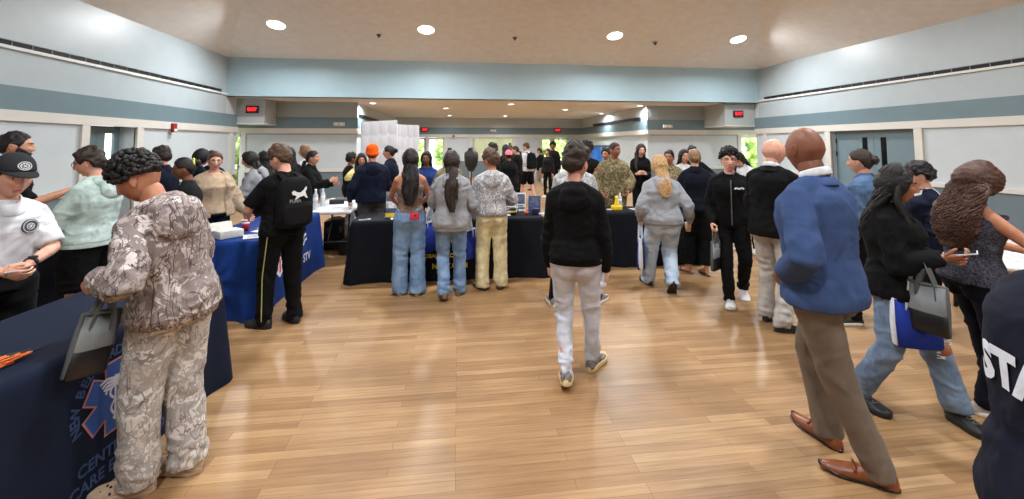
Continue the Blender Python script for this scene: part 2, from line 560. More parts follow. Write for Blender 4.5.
def job(o, g, vox, mats, smooth=4, post=None, extra=None, mi=None):
    me = make_mesh(o.name, g.V(), g.f, mats)
    o.data = me
    m = o.modifiers.new('fuse', 'REMESH'); m.mode = 'VOXEL'; m.voxel_size = vox; m.use_smooth_shade = True
    if smooth:
        m = o.modifiers.new('soft', 'SMOOTH'); m.factor = .5; m.iterations = smooth
    JOBS.append((o, mats, post, extra))

def finalize():
    bpy.context.view_layer.update()
    dg = bpy.context.evaluated_depsgraph_get()
    res = []
    for o, mats, post, extra in JOBS:
        ev = o.evaluated_get(dg); me = ev.to_mesh()
        nv, npol, nl = len(me.vertices), len(me.polygons), len(me.loops)
        V = np.empty(nv * 3); me.vertices.foreach_get('co', V); V = V.reshape(-1, 3)
        N = np.empty(nv * 3); me.vertices.foreach_get('normal', N); N = N.reshape(-1, 3)
        li = np.empty(nl, np.int32); me.loops.foreach_get('vertex_index', li)
        lt = np.empty(npol, np.int32); me.polygons.foreach_get('loop_total', lt)
        ev.to_mesh_clear()
        res.append((V, N, li, lt))
    for (o, mats, post, extra), (V, N, li, lt) in zip(JOBS, res):
        mi = np.zeros(len(lt), np.int32)
        if post:
            r = post(V, N, li, lt)
            V = r[0]
            if r[1] is not None: mi = r[1]
            if len(r) > 2 and r[2] is not None:      # faces to keep
                keep = r[2]; st = np.concatenate([[0], np.cumsum(lt)[:-1]])
                lk = np.repeat(keep, lt); li = li[lk]; lt = lt[keep]; mi = mi[keep]
        if extra is not None:
            EV, EF, EM = extra
            li2 = np.array([i for f in EF for i in f], np.int32) + len(V)
            lt2 = np.array([len(f) for f in EF], np.int32)
            V = np.concatenate([V, EV]); li = np.concatenate([li, li2]); lt = np.concatenate([lt, lt2]); mi = np.concatenate([mi, np.array(EM, np.int32)])
        me = bpy.data.meshes.new(o.name)
        me.vertices.add(len(V)); me.vertices.foreach_set('co', V.ravel())
        me.loops.add(len(li)); me.loops.foreach_set('vertex_index', li)
        me.polygons.add(len(lt)); st = np.concatenate([[0], np.cumsum(lt)[:-1]]).astype(np.int32)
        me.polygons.foreach_set('loop_start', st); me.polygons.foreach_set('loop_total', lt)
        for m in mats: me.materials.append(m)
        me.polygons.foreach_set('material_index', mi)
        me.polygons.foreach_set('use_smooth', np.ones(len(lt), bool))
        me.update(calc_edges=True); me.validate()
        old = o.data; o.modifiers.clear(); o.data = me; bpy.data.meshes.remove(old)
    JOBS.clear()

def folds(amp, fx=9, fz=13, joints=(), seed=1, base=.45, vert=False):
    """cloth creases: ridged noise, deeper near the joints"""
    def f(V, N, li, lt):
        S = np.array([fx, fx, fz * .35 if vert else fz])
        q = V * S + 17.3 * seed
        wv = np.stack([vnoise(V * 6 + 3.1 + seed, seed + 1), vnoise(V * 6 + 9.7, seed + 2), vnoise(V * 6 + 5.2, seed + 3)], 1) - .5
        q = q + wv * 2.2
        r = 1 - np.abs(2 * vnoise(q, seed) - 1)
        r2 = 1 - np.abs(2 * vnoise(q * 2.1 + 4.4, seed + 9) - 1)
        g = np.full(len(V), base)
        for c, R, w in joints: g = g + w * np.exp(-np.sum((V - c) ** 2, axis=1) / (R * R))
        D = ((r - .55) + .4 * (r2 - .55)) * amp * g
        return V + N * D[:, None], None
    return f

def chain(*fs):
    def f(V, N, li, lt):
        mi = None; keep = None
        for q in fs:
            r = q(V, N, li, lt); V = r[0]
            if r[1] is not None: mi = r[1]
            if len(r) > 2 and r[2] is not None: keep = r[2] if keep is None else keep & r[2]
        return V, mi, keep
    return f

def centers(V, li, lt):
    st = np.concatenate([[0], np.cumsum(lt)[:-1]])
    return np.add.reduceat(V[li], st, axis=0) / lt[:, None]

def paint(fn):
    """second material where fn(face centres) is true"""
    def f(V, N, li, lt):
        return V, fn(centers(V, li, lt)).astype(np.int32)
    return f

def cut(fn):
    def f(V, N, li, lt):
        return V, None, ~fn(centers(V, li, lt))
    return f

_eye = {}
def eye_mesh(iris):
    if iris in _eye: return _eye[iris]
    g = G(); g.ell((0, 0, 0), (.0122, .0122, .0122), None, 16, 12)
    V = g.V(); mi = []
    for f in g.f:
        c = nrm(np.mean(V[list(f)], axis=0)); mi.append(1 if c[1] > .86 else 0)
    me = make_mesh('eye', V, g.f, [plain('eye_white', (226, 220, 214), .3, var=.01), plain('iris_' + iris, {'brown': (50, 32, 22), 'hazel': (80, 62, 40)}[iris], .2, var=.1)], mi)
    _eye[iris] = me
    return me

def shoe_shell(k, i, kind, gs, gu, gx):
    M, org, ank = k.foot[i]; s = k.s
    sx = -1 if i == 0 else 1
    W = {'sneaker': 1.06, 'dress': .98, 'chunky': 1.15, 'clog': 1.18, 'flat': .95, 'boot': 1.1}.get(kind, 1.0)
    sole = {'sneaker': .028, 'dress': .014, 'chunky': .04, 'clog': .03, 'flat': .014, 'boot': .03}.get(kind, .02)
    L0, L1 = -.082, .205 if kind != 'dress' else .225
    prof = [  # y, half width, height
        (L0, .018, .045), (L0 + .012, .030, .070), (-.045, .036, .082), (0, .037, .088), (.035, .038, .078), (.07, .042, .060),
        (.11, .047, .050), (.15, .046, .043), (.18, .040, .037), (L1 - .010, .030, .030), (L1, .014, .022)]
    def outline(y): return np.interp(y, [q[0] for q in prof], [q[1] for q in prof])
    n = 16; rings = []
    for y, w, h in prof:
        bend = sx * -.006 * math.sin((y - L0) / (L1 - L0) * PI)
        pts = []
        for j in range(n):
            t = 2 * PI * j / n
            px = w * W * np.sign(math.cos(t)) * abs(math.cos(t)) ** .7
            c = math.sin(t)
            pz = sole * .8 + (h - sole * .5) * (c if c > 0 else c * .15) ** 1 if c > 0 else sole * .8 + c * .006
            pts.append(org + M @ (A3(px + bend, y, pz) * s))
        rings.append(np.array(pts))
    gs.loft(rings)
    # sole
    ys = np.linspace(L0 - .006, L1 + .006, 22); right = []; left = []
    for y in ys:
        f = (y - L0) / (L1 - L0); e = math.sqrt(max(0, 1 - (2 * f - 1) ** 6)) if 0 <= f <= 1 else 0.0
        w = outline(np.clip(y, L0, L1)) * W + .004
        w = max(w * (.4 + .6 * e), .006)
        b = sx * -.006 * math.sin(np.clip(f, 0, 1) * PI)
        right.append((w + b, y)); left.append((-w + b, y))
    loop = right + left[::-1]
    rr = []
    for z, q in ((0, .96), (sole * .25, 1.0), (sole * .9, 1.0), (sole, .94)):
        toe = lambda y: .012 * max(0, (y - .12) / .09) ** 2
        rr.append(np.array([org + M @ (A3(x * q, y * (1 if z else .985), z + toe(y)) * s) for x, y in loop]))
    gu.loft(rr)
    if gx is not None and kind in ('sneaker', 'chunky'):
        for j in range(5):     # laces
            y = .04 + j * .017; h = np.interp(y, [q[0] for q in prof], [q[2] for q in prof]) + sole * .3 + .003
            gx.tube([org + M @ (A3(u * .02, y + (.006 if j % 2 else -.006) * u, h - .007 * u * u) * s) for u in (-1, -.5, 0, .5, 1)], [.0035 * s] * 5, 6)

SKINS = {'light': (214, 168, 146), 'fair': (222, 178, 158), 'tan': (186, 134, 106), 'olive': (196, 148, 120), 'brown': (128, 84, 62), 'dark': (92, 60, 46), 'mid': (160, 110, 84)}
LIPS = {'light': (186, 112, 104), 'fair': (196, 120, 114), 'tan': (158, 92, 82), 'olive': (166, 100, 90), 'brown': (112, 66, 58), 'dark': (84, 50, 46), 'mid': (136, 80, 70)}
BROW = (38, 28, 24)

def person(label, x, y, a, H, group=None, **p):
    """returns (root object, skeleton, world transform function)"""
    p['H'] = H
    k = skeleton(p); s = k.s
    vox = p.get('vox', .012)
    tone = p.get('skin', 'light'); ms = skin('skin_' + tone, SKINS[tone])
    root = bpy.data.objects.new('person', bpy.data.meshes.new('person')); C.objects.link(root)
    root.location = (x, y, 0); root.rotation_euler = (0, 0, rad(a))
    tag(root, label, 'person', group)
    top, bot, shoes, hair = p.get('top', {}), p.get('bottom', {}), p.get('shoes', {}), p.get('hair', {})
    # ---- body, one surface
    g = G()
    covered = top.get('fit', .02)
    for_r = torso_rings(k, -.06, .61, -.004 if top.get('kind') != 'tank' else 0.0)
    g.loft(for_r)
    g.tube([k.at(0, -.012, .50), k.at(0, -.002, .55), k.at(0, .008, .60), k.HC + k.HR @ (A3(0, -.012, -.05) * k.hs)], [(.066 * s * (.9 if k.fem else 1), .062 * s), (.055 * s * (.9 if k.fem else 1.02), .056 * s), (.052 * s * (.9 if k.fem else 1.02), .055 * s), (.05 * s, .055 * s)], 16, ref=k.Ur(.55)[:, 0])
    ab = (.88 if k.fem else 1.0) * (.6 + .4 * k.bw)
    traps(k, g, 0)
    for i in (0, 1):
        pts, rr = arm_pts(k, i, [.056 * s * ab, .047 * s * ab, .040 * s * ab, .038 * s * ab, .0275 * s])
        g.tube(pts, rr, 14)
        lb = .6 + .4 * k.bw
        pts, rr = leg_pts(k, i, [.092 * s * lb, .076 * s * lb, .055 * s * lb, .052 * s * lb, .036 * s])
        g.tube(pts, rr, 14)
        M, org, ank = k.foot[i]; F3 = lambda u, v, w: org + M @ (A3(u, v, w) * s)
        if shoes.get('kind') not in (None, 'sandal'): g.tube([ank, F3(0, -.02, .05), F3(0, .03, .045)], [.034 * s, .028 * s, .022 * s], 12)
        else: g.tube([ank, F3(0, -.03, .05), F3(0, .03, .055), F3(0, .10, .038), F3(0, .165, .028)], [(.034 * s, .036 * s), (.03 * s, .034 * s), (.032 * s, .033 * s), (.038 * s, .022 * s), (.03 * s, .014 * s)], 12, ref=M[:, 0])
        sx = -1 if i == 0 else 1
        g.ell(k.at(sx * .075 * k.bw, -.055, -.055), A3(.082, .075, .085) * s * lb)
        if k.fem: g.ell(k.at(sx * .075, .085, .315), A3(.055, .045, .055) * s * k.bw)
    ex = G()
    HV = head_shape(p.get('hw', 1.0), p.get('jaw', 1.0), p.get('nose', 1.0))
    toW = lambda V: k.HC + (np.asarray(V) * k.hs) @ k.HR.T
    # lips and brows
    mi = []
    front = HV[:, 1] > .03
    for f in HF:
        c = HV[list(f)].mean(axis=0); ax = abs(c[0]); m = 0
        if c[1] > .05:
            if ax < .021 - 90 * (c[2] + .0645) ** 2 and abs(c[2] + .0645) < .0085: m = 1
        mi.append(m)
    b0 = ex.n; ex.add(toW(HV), HF); ex.m[-len(HF):] = mi
    for sx in (-1, 1):        # ears
        Me = Rz(-sx * .30) @ Ry(sx * .08) @ Rx(.15)
        eg = G()
        eg.ell((0, 0, 0), (.0075, .019, .031), None, 12, 12); ev = eg.V()
        rim = np.sqrt((ev[:, 1] / .019) ** 2 + (ev[:, 2] / .031) ** 2)
        ev[:, 0] += sx * .006 * np.clip(rim - .45, 0, 1) * (ev[:, 0] * sx > 0); ev[:, 1] *= 1 - .25 * np.clip(-ev[:, 2] / .031, 0, 1)
        ex.add(toW((ev @ Me.T) + A3(sx * .0755 * p.get('hw', 1.0), -.012, -.004)), eg.f)
    for sx in (-1, 1):        # brows and eyelids
        pts = []
        for u in np.linspace(.013, .050, 7):
            zb = .0245 + .0055 * (1 - ((u - .034) / .021) ** 2)
            q = np.argmin((HV[:, 0] - sx * u) ** 2 + (HV[:, 2] - zb) ** 2 + (HV[:, 1] < 0)); pts.append((sx * u, HV[q, 1] + .0005, zb))
        ex.tube(toW(pts), [(.0035 * k.hs * q, .0026 * k.hs) for q in (1.1, 1.25, 1.2, 1.1, .95, .75, .45)], 8, ref=k.HR[:, 2], mi=2)
        near = np.argmin((HV[:, 0] - sx * .031) ** 2 + (HV[:, 2] - .007) ** 2 + (HV[:, 1] < 0) * 1.0)
        ec = A3(sx * .031, HV[near, 1] - .0085, .007); dn = p.get('lids', .25)
        for sg, lo in ((1, dn), (-1, .42)):
            rings = []
            for f in np.linspace(0, 1, 5):
                z = lo + (.98 - lo) * f; rr = math.sqrt(1 - z * z)
                rings.append(toW(ec + np.array([(.0142 * rr * math.cos(w), .0142 * rr * math.sin(w), sg * .0142 * z - .0016 * abs(math.cos(w)) * sg) for w in np.linspace(0, 2 * PI, 16, endpoint=False)])))
            ex.loft(rings)
        ex.tube(toW([ec + A3(.0146 * math.sqrt(1 - dn * dn) * math.cos(w), .0146 * math.sqrt(1 - dn * dn) * math.sin(w), .0142 * dn - .0016 * abs(math.cos(w))) for w in np.linspace(.25, PI - .25, 9)]), [.0011] * 9, 5, mi=2)
    for i in (0, 1): hand_shells(k.arm[i], s, ex)
    brow = plain('brow_' + p.get('browc', 'dark'), {'dark': BROW, 'brown': (92, 66, 48), 'grey': (120, 110, 104)}[p.get('browc', 'dark')], .8)
    job(root, g, max(vox, .009), [ms, plain('lips_' + tone, LIPS[tone], .45), brow], 3, None, (ex.V(), ex.f, ex.m))
    # ---- eyes
    for sx in (-1, 1):
        near = np.argmin((HV[:, 0] - sx * .031) ** 2 + (HV[:, 2] - .007) ** 2 + (HV[:, 1] < 0) * 1.0)
        e = link('eye', eye_mesh('brown'), root)
        e.location = toW(A3(sx * .031, HV[near, 1] - .0085, .007)); e.scale = (k.hs,) * 3
        R = k.HR @ Rx(-rad(p.get('gaze', 0)))
        e.rotation_euler = Matrix(R.tolist()).to_euler()
    build_hair(p, k, HV, toW, root, hair)
    W = lambda v: np.array([x, y, 0]) + Rz(rad(a)) @ np.asarray(v, float)
    build_bottom(p, k, root, bot, vox)
    build_top(p, k, root, top, vox)
    if shoes: build_shoes(p, k, root, shoes)
    if p.get('glasses'):
        gl = G(); c = p['glasses']
        yf = HV[np.argmin((HV[:, 0] - .031) ** 2 + (HV[:, 2] - .03) ** 2 + (HV[:, 1] < 0)), 1] + .008
        for sx in (-1, 1):
            th = np.linspace(0, 2 * PI, 21)
            gl.tube(toW([(sx * .033 + .023 * np.sign(math.cos(t)) * abs(math.cos(t)) ** .7, yf - .002 * abs(math.cos(t)), .004 + .018 * np.sign(math.sin(t)) * abs(math.sin(t)) ** .7) for t in th]), [.0022] * 21, 6)
            gl.tube(toW([(sx * .056, yf - .004, .012), (sx * .074, .06, .012), (sx * .081, .0, .012), (sx * .08, -.02, .0)]), [.002] * 4, 6)
        gl.tube(toW([(-.011, yf, .008), (0, yf + .003, .011), (.011, yf, .008)]), [.002] * 3, 6)
        obj('glasses', gl, plain('glasses_' + c, {'black': (22, 22, 24), 'brown': (70, 46, 36)}[c], .3), root)
    if p.get('beard'):
        n = head_normals(HV); phi = np.abs(np.arctan2(HD[:, 0], HD[:, 1]))
        zt = np.interp(phi, [0, .28, .45, .7, 1.1, 1.35, 1.6, PI], [-.048, -.050, -.045, -.038, -.012, .0, -.06, -.14])
        kk = 1 - sstep(HV[:, 2], zt - .006, zt + .004)
        kk = kk * (phi < 1.65) * (1 - ((np.abs(HV[:, 0]) < .020) & (np.abs(HV[:, 2] + .066) < .009) & (HD[:, 1] > .5)))
        kk = kk * (HD[:, 2] > -.985)
        th = p.get('beardth', .012) * (1 + .6 * (vnoise(HV * 90, 4) - .5))
        bg = G(); bg.add(toW(HV + n * (th * kk - .012 * (1 - kk))[:, None]), HF)
        obj('beard', bg, hairmat('beard_hair', (34, 27, 24), True), root, fix=False)
    return root, k, W

def build_hair(p, k, HV, toW, root, hair):
    kind = hair.get('kind', 'short')
    if kind == 'none': return
    m = hairmat('hair_' + hair.get('name', 'black'), hair.get('col', (26, 21, 20)), hair.get('curly', False))
    g = G(); s = k.s; seed = p.get('seed', 1)
    def shell(tab, tt, ts, rough=.25, fr=45, soft=.012): g.add(toW(cap_shell(HV, tab, tt, ts, rough, fr, seed, soft)), HF)
    Hp = lambda *v: toW(A3(*v))
    if kind == 'short': shell(HL_SHORT, hair.get('top', .024), hair.get('side', .012), .5, 40)
    elif kind == 'buzz': shell(HL_SHORT, .010, .005, .1)
    elif kind == 'curlytop':
        shell(HL_UNDER, hair.get('top', .055), hair.get('side', .030), .35, 34, .03)
        rnd = random.Random(seed)
        for _ in range(hair.get('n', 230)):     # curls
            th = math.acos(rnd.uniform(.12, 1)); ph = rnd.uniform(0, 2 * PI)
            d = A3(math.sin(th) * math.cos(ph), math.sin(th) * math.sin(ph), math.cos(th))
            if d[1] > .75 and d[2] < .45: continue
            tt = hair.get('side', .03) + (hair.get('top', .055) - hair.get('side', .03)) * float(sstep(d[2], .2, .9))
            c = d * A3(.075 + tt, .097 + tt, .118 + tt)
            r = rnd.uniform(.010, .017)
            g.ell(toW(c), A3(r, r, r) * k.hs, None, 8, 6)
    elif kind in ('long', 'wavy', 'curlylong'):
        rough = {'long': .10, 'wavy': .18, 'curlylong': .16}[kind]
        shell(HL_LONG, hair.get('top', .022), hair.get('side', .024), rough, 70, .02)
        L = hair.get('len', .35); wd = hair.get('w', 1.0); n = 44; rows = 34
        p0 = Hp(0, -.030, .045); p1 = Hp(0, -.052, -.06)
        p2 = k.at(0, -.100 - hair.get('back', 0), .44); down = k.at(0, -.15 - hair.get('back', 0), max(.0, .44 - L)); p3 = down if L < .44 else down + A3(0, 0, -(L - .44))
        ctrl = [p0, p1, p2, p2 + (p3 - p2) * .5, p3]
        W0 = [(.060, .050), (.092 * wd, .060), (.112 * wd, .044), (.105 * wd, .040), (.045 * wd, .018)]
        th = np.linspace(0, 2 * PI, n, endpoint=False); rings = []
        for i in range(rows):
            f = i / (rows - 1) * 4; j = min(3, int(f)); q = f - j
            c = ctrl[j] + (ctrl[j + 1] - ctrl[j]) * q
            wx = (W0[j][0] + (W0[j + 1][0] - W0[j][0]) * q) * s; wy = (W0[j][1] + (W0[j + 1][1] - W0[j][1]) * q) * s
            R = k.HR if f < 1 else k.Ur(.4)
            ang = th
            nz = vnoise(np.stack([np.cos(ang) * 5 + 7, np.sin(ang) * 5 + 7, np.full(n, f * (.35 if kind == 'long' else 2.2))], 1) * (1 if kind == 'long' else 1.3), seed) - .5
            n2 = vnoise(np.stack([np.cos(ang) * 11, np.sin(ang) * 11, np.full(n, f * (.5 if kind == 'long' else 5))], 1), seed + 3) - .5
            am = {'long': .25, 'wavy': .3, 'curlylong': .42}[kind]
            rr = 1 + am * nz + am * .6 * n2
            sway = .012 * math.sin(f * 2.2 + seed) * (0 if kind == 'long' else 1)
            rings.append(c + np.outer(np.cos(ang) * wx * rr + sway, R[:, 0]) + np.outer(np.sin(ang) * wy * rr, R[:, 1]))
        g.loft(rings)
        rnd = random.Random(seed)
        for _ in range(hair.get('locks', 14)):   # loose locks
            t0 = rnd.uniform(-1, 1); pts = []; am = {'long': .004, 'wavy': .010, 'curlylong': .013}[kind]; wl = 3.1 if kind == 'curlylong' else 1.5; NL = 30 if kind == 'curlylong' else 14; ro = rnd.uniform(.93, 1.06); ln = rnd.uniform(.75, 1.0)
            ph = rnd.uniform(0, 6)
            for i in range(NL):
                f = (.1 if kind == 'curlylong' else .45) + i / (NL - 1) * 3.6 * ln; j = min(3, int(f)); q = f - j
                c = ctrl[j] + (ctrl[j + 1] - ctrl[j]) * q
                wx = (W0[j][0] + (W0[j + 1][0] - W0[j][0]) * q) * s; wy = (W0[j][1] + (W0[j + 1][1] - W0[j][1]) * q) * s
                R = k.HR if f < 1 else k.Ur(.4)
                aa = -PI / 2 + t0 * 1.7
                pts.append(c + R[:, 0] * (math.cos(aa) * wx * .985 * ro + am * math.sin(i * wl * 14 / NL + ph)) + R[:, 1] * (math.sin(aa) * wy * .985 * ro + am * math.cos(i * wl * 14 / NL + ph)))
            if hair.get('locks', 14) >= 40:      # rooted on the crown
                aa = -PI / 2 + t0 * 1.7; e0 = pts[0]; th_ = hair.get('side', .024)
                root_ = [Hp(math.cos(aa) * (.02 + .020 * j), math.sin(aa) * (.03 + .025 * j) + .01, (.148 - .004 * j * j - .007 * j) * (1 + .0 * th_)) for j in range(4)]
                pts = [q + (e0 - root_[-1]) * 0 for q in root_] + pts
            NL = len(pts)
            g.tube(pts, [hair.get('lr', .009) * (1 - .65 * i / NL) for i in range(NL)], 6)
        if hair.get('front'):      # locks falling in front of the shoulder
            for sx in hair['front']:
                g.tube([Hp(sx * .072, .01, .0), Hp(sx * .088, .0, -.09), k.at(sx * .10, .10, .42), k.at(sx * .105, .135, .32), k.at(sx * .10, .14, .22)], [(.03, .02), (.036, .025), (.036, .02), (.03, .016), (.012, .008)], 10)
    elif kind in ('bun', 'pony', 'tied'):
        shell(HL_BACK, .014, .012, .15, 30)
        back = hair.get('back', 0)
        if kind == 'bun':
            c = hair.get('at', (0, -.125, .045)); r = hair.get('r', .04)
            g.ell(Hp(*c), A3(r, r * .9, r * .85) * k.hs, None, 16, 12)
            for i in range(7):
                aa = i * .9; g.tube([Hp(c[0] + r * .8 * math.cos(aa + t), c[1] + r * .55 * math.sin(t * 2), c[2] + r * .8 * math.sin(aa + t)) for t in np.linspace(0, 2, 6)], [.008] * 6, 6)
        else:
            L = hair.get('len', .3); lo = kind == 'tied'
            st = (0, -.105, .03) if not lo else (0, -.085, -.05)
            a0 = Hp(*st); a1 = Hp(0, st[1] - .045, st[2] - .01)
            e = k.at(hair.get('dx', 0), -.15 - back, .50 - L)
            m_ = k.at(hair.get('dx', 0) * .6, -.145 - back, .43)
            pts = [a0, a1, m_, m_ + (e - m_) * .5, e]; g.tube(pts, [.02, .028, .038, .036, .012], 14)
            for i in range(6):
                o = A3(.024 * math.cos(i), .02 * math.sin(i), 0)
                g.tube([q + o * (1 if j > 1 else .4) for j, q in enumerate(pts)], [.010, .012, .014, .011, .004], 6)
    elif kind in ('cap', 'beanie', 'backcap'):
        under = hair.get('under', 'short')
        if under == 'short': shell(HL_SHORT, .004, .008, .2)
        else: shell(HL_BACK, .004, .010, .2)
    if hair.get('bun2'):
        c = hair['bun2']; g.ell(Hp(*c), A3(.034, .032, .03) * k.hs, None, 14, 10)
    o = obj('hair', g, m, root, fix=False)
    if hair.get('scrunchie'):
        sg = G(); c = hair['at']; 
        for i in range(14):
            aa = i / 14 * 2 * PI
            sg.ell(Hp(c[0] + .042 * math.cos(aa), c[1] + .022, c[2] + .042 * math.sin(aa)), A3(.016, .014, .016), None, 8, 6)
        so = obj('scrunchie', sg, fabric('scrunchie_print', (214, 186, 92), .35, 60), root)
        so['label'] = 'yellow and white scrunchie'
    if kind in ('cap', 'backcap'):
        cg = G(); mc = fabric(hair['capname'], hair['cap'], .06)
        V = cap_shell(HV, HL_CAP, .022, .013, 0, soft=.008); cg.add(toW(V), HF)
        cg.ell(Hp(0, -.005, .1405), A3(.008, .008, .005) * k.hs, None, 8, 6)
        cp = obj('cap', cg, mc, root, fix=False)
        bg = G(); sg = 1 if kind == 'cap' else -1; n = 18
        for side in (0,):
            r0 = []; rings = []
            for q, dz in ((0, 0), (.35, .0), (.7, .0), (1.0, .0)):
                for up in (1,):
                    pass
            nn = 19; th = np.linspace(-1.15, 1.15, nn)
            up = []; lo = []
            rows = 6
            for i in range(rows):
                f = i / (rows - 1)
                rowu = []; rowl = []
                for t in th:
                    ex_ = math.cos(t / 1.15 * PI / 2) ** .6 if abs(t) < 1.149 else 0
                    rx, ry = .082, .108 + .070 * f * ex_
                    X = rx * math.sin(t) * (1 + .02 * f); Y = (ry) * math.cos(t) ** .9 if math.cos(t) > 0 else 0
                    Z = .047 - .020 * f * ex_ - .010 * (math.sin(t) ** 2)
                    rowu.append((X, sg * Y - (0 if sg > 0 else .0), Z + .002)); rowl.append((X, sg * Y, Z - .0015))
                up.append(rowu); lo.append(rowl)
            V = np.array(up).reshape(-1, 3); V2 = np.array(lo).reshape(-1, 3); F = []
            for i in range(rows - 1):
                for j in range(nn - 1):
                    q = (i * nn + j, i * nn + j + 1, (i + 1) * nn + j + 1, (i + 1) * nn + j)
                    F.append(q); F.append(tuple(v + len(V) for v in q[::-1]))
            for j in range(nn - 1):
                q = (rows - 1) * nn + j; F.append((q, q + 1, q + 1 + len(V), q + len(V)))
            bg.add(toW(np.concatenate([V, V2])), F)
        obj('brim', bg, mc, cp)
        if hair.get('emblem'):
            eg = G(); 
            th = np.linspace(0, 2 * PI, 25)
            ic = np.argmin(HV[:, 0] ** 2 + (HV[:, 2] - .075) ** 2 + (HV[:, 1] < 0)); yf = HV[ic, 1] + .0185
            P = lambda r, t, d=0: (r * 1.15 * math.cos(t), yf - .34 * r * math.sin(t) - 10 * (r * math.cos(t)) ** 2 * .5 + d, .078 + r * .9 * math.sin(t))
            eg.tube(toW([P(.024, t, .001) for t in th]), [.003] * 25, 6)
            eg.loft([np.array(toW([P(r, t, .0015) for t in th[:-1]])) for r in (.0175, .013)], False)
            for t in (0, 60, 120): eg.tube(toW([P(.010, rad(t), .002), P(0, 0, .003), P(.010, rad(t + 180), .002)]), [.0022] * 3, 6)
            eo = obj('emblem', eg, plain('emblem_thread', (206, 208, 210), .7), cp); eo['label'] = 'round pale embroidered emblem'
    if kind == 'beanie':
        bg = G(); mc = fabric(hair['capname'], hair['cap'], .12, 60, 160, .6)
        V = cap_shell(HV, HL_BEANIE, .034, .016, 0, soft=.006)
        zt = hairline(HL_BEANIE, HV)
        bg.add(toW(V), HF); bo = obj('beanie', bg, mc, root, fix=False)
        fg = G(); n = head_normals(HV)
        zz = (HV[:, 2] - zt)
        kk = sstep(zz, -.004, .004) * (1 - sstep(zz, .042, .050))
        fg.add(toW(HV + n * (.022 * kk - .01 * (1 - kk))[:, None]), HF)
        obj('folded_cuff', fg, mc, bo, fix=False)

def build_bottom(p, k, root, bot, vox):
    if not bot: return
    s = k.s; g = G(); kind = bot.get('kind', 'trousers'); lb = .55 + .45 * k.bw
    r = [v * s * lb * (.92 if j else .97) for j, v in enumerate(bot.get('r', (.108, .092, .075, .068, .062)))]
    cutf = bot.get('cut', 1.0)
    for i in (0, 1):
        pts, rr = leg_pts(k, i, r, cutf, bot.get('extra', .03))
        g.tube(pts, rr, 18, True, False)
        sx = -1 if i == 0 else 1
        g.ell(k.at(sx * .078 * k.bw, -.044, -.06), A3(.096, .092, .125) * s * lb)
        if bot.get('cuffed'):
            a = pts[-1]; d = nrm(pts[-1] - pts[-2]); g.tube([a - d * .02, a + d * .03], [.047 * s, .043 * s], 16, True, False)
    g.loft(torso_rings(k, -.075, bot.get('rise', .10), bot.get('fit', .012)))
    g.ell(k.at(0, -.012, -.075), A3(.095, .098, .085) * s * lb)
    if kind == 'skirt':
        g.loft(torso_rings(k, -.12, .05, .03, hemw=.03))
    js = []
    for i in (0, 1):
        hip, kn, ank = k.leg[i]
        js += [(kn + A3(0, -.04, 0), .10, .9), (ank, .14, bot.get('ankle', 1.2)), (hip, .12, .5)]
    f = folds(bot.get('amp', .018), bot.get('fx', 9), bot.get('fz', 13), js, p.get('seed', 1) + 20, vert=bot.get('vert', False))
    ms = [bot['mat']]
    if bot.get('paint'):
        ms.append(bot['paint'][0]); f = chain(f, paint(lambda c, fn=bot['paint'][1]: fn(c, k)))
    o = link(bot.get('name', 'trousers'), bpy.data.meshes.new('t'), root)
    job(o, g, vox, ms, 6, f)
    k.bottom = o
    if bot.get('pockets'):
        pg = G()
        for sx in (-1, 1):
            c = k.at(sx * .082 * k.bw, 0, -.01); R = k.Ur(0)
            P = []
            for u, v in ((-.06, .06), (.06, .06), (.058, -.05), (0, -.075), (-.058, -.05), (-.06, .06)):
                dz = v * s; xx = sx * .082 * k.bw * s + u * s
                # follow the seat: the ellipsoid plus the waist loft
                c0 = k.at(sx * .078 * k.bw, -.044, -.06); rr = A3(.096, .092, .125) * s * lb
                zz = (k.pc[2] - .01 * s + dz - c0[2]) / rr[2]; xq = (xx - c0[0]) / rr[0]
                yy = c0[1] - rr[1] * math.sqrt(max(.05, 1 - zz * zz - xq * xq))
                y2 = -(.112 + .016) * s * math.sqrt(max(.05, 1 - (xx / (.185 * s * k.bw)) ** 2)) - .012 * s
                P.append((xx, min(yy, y2) - .002, k.pc[2] - .01 * s + dz))
            pg.tube(P, [.003] * len(P), 6)
        obj('pocket_seam', pg, bot.get('seam', bot['mat']), o)

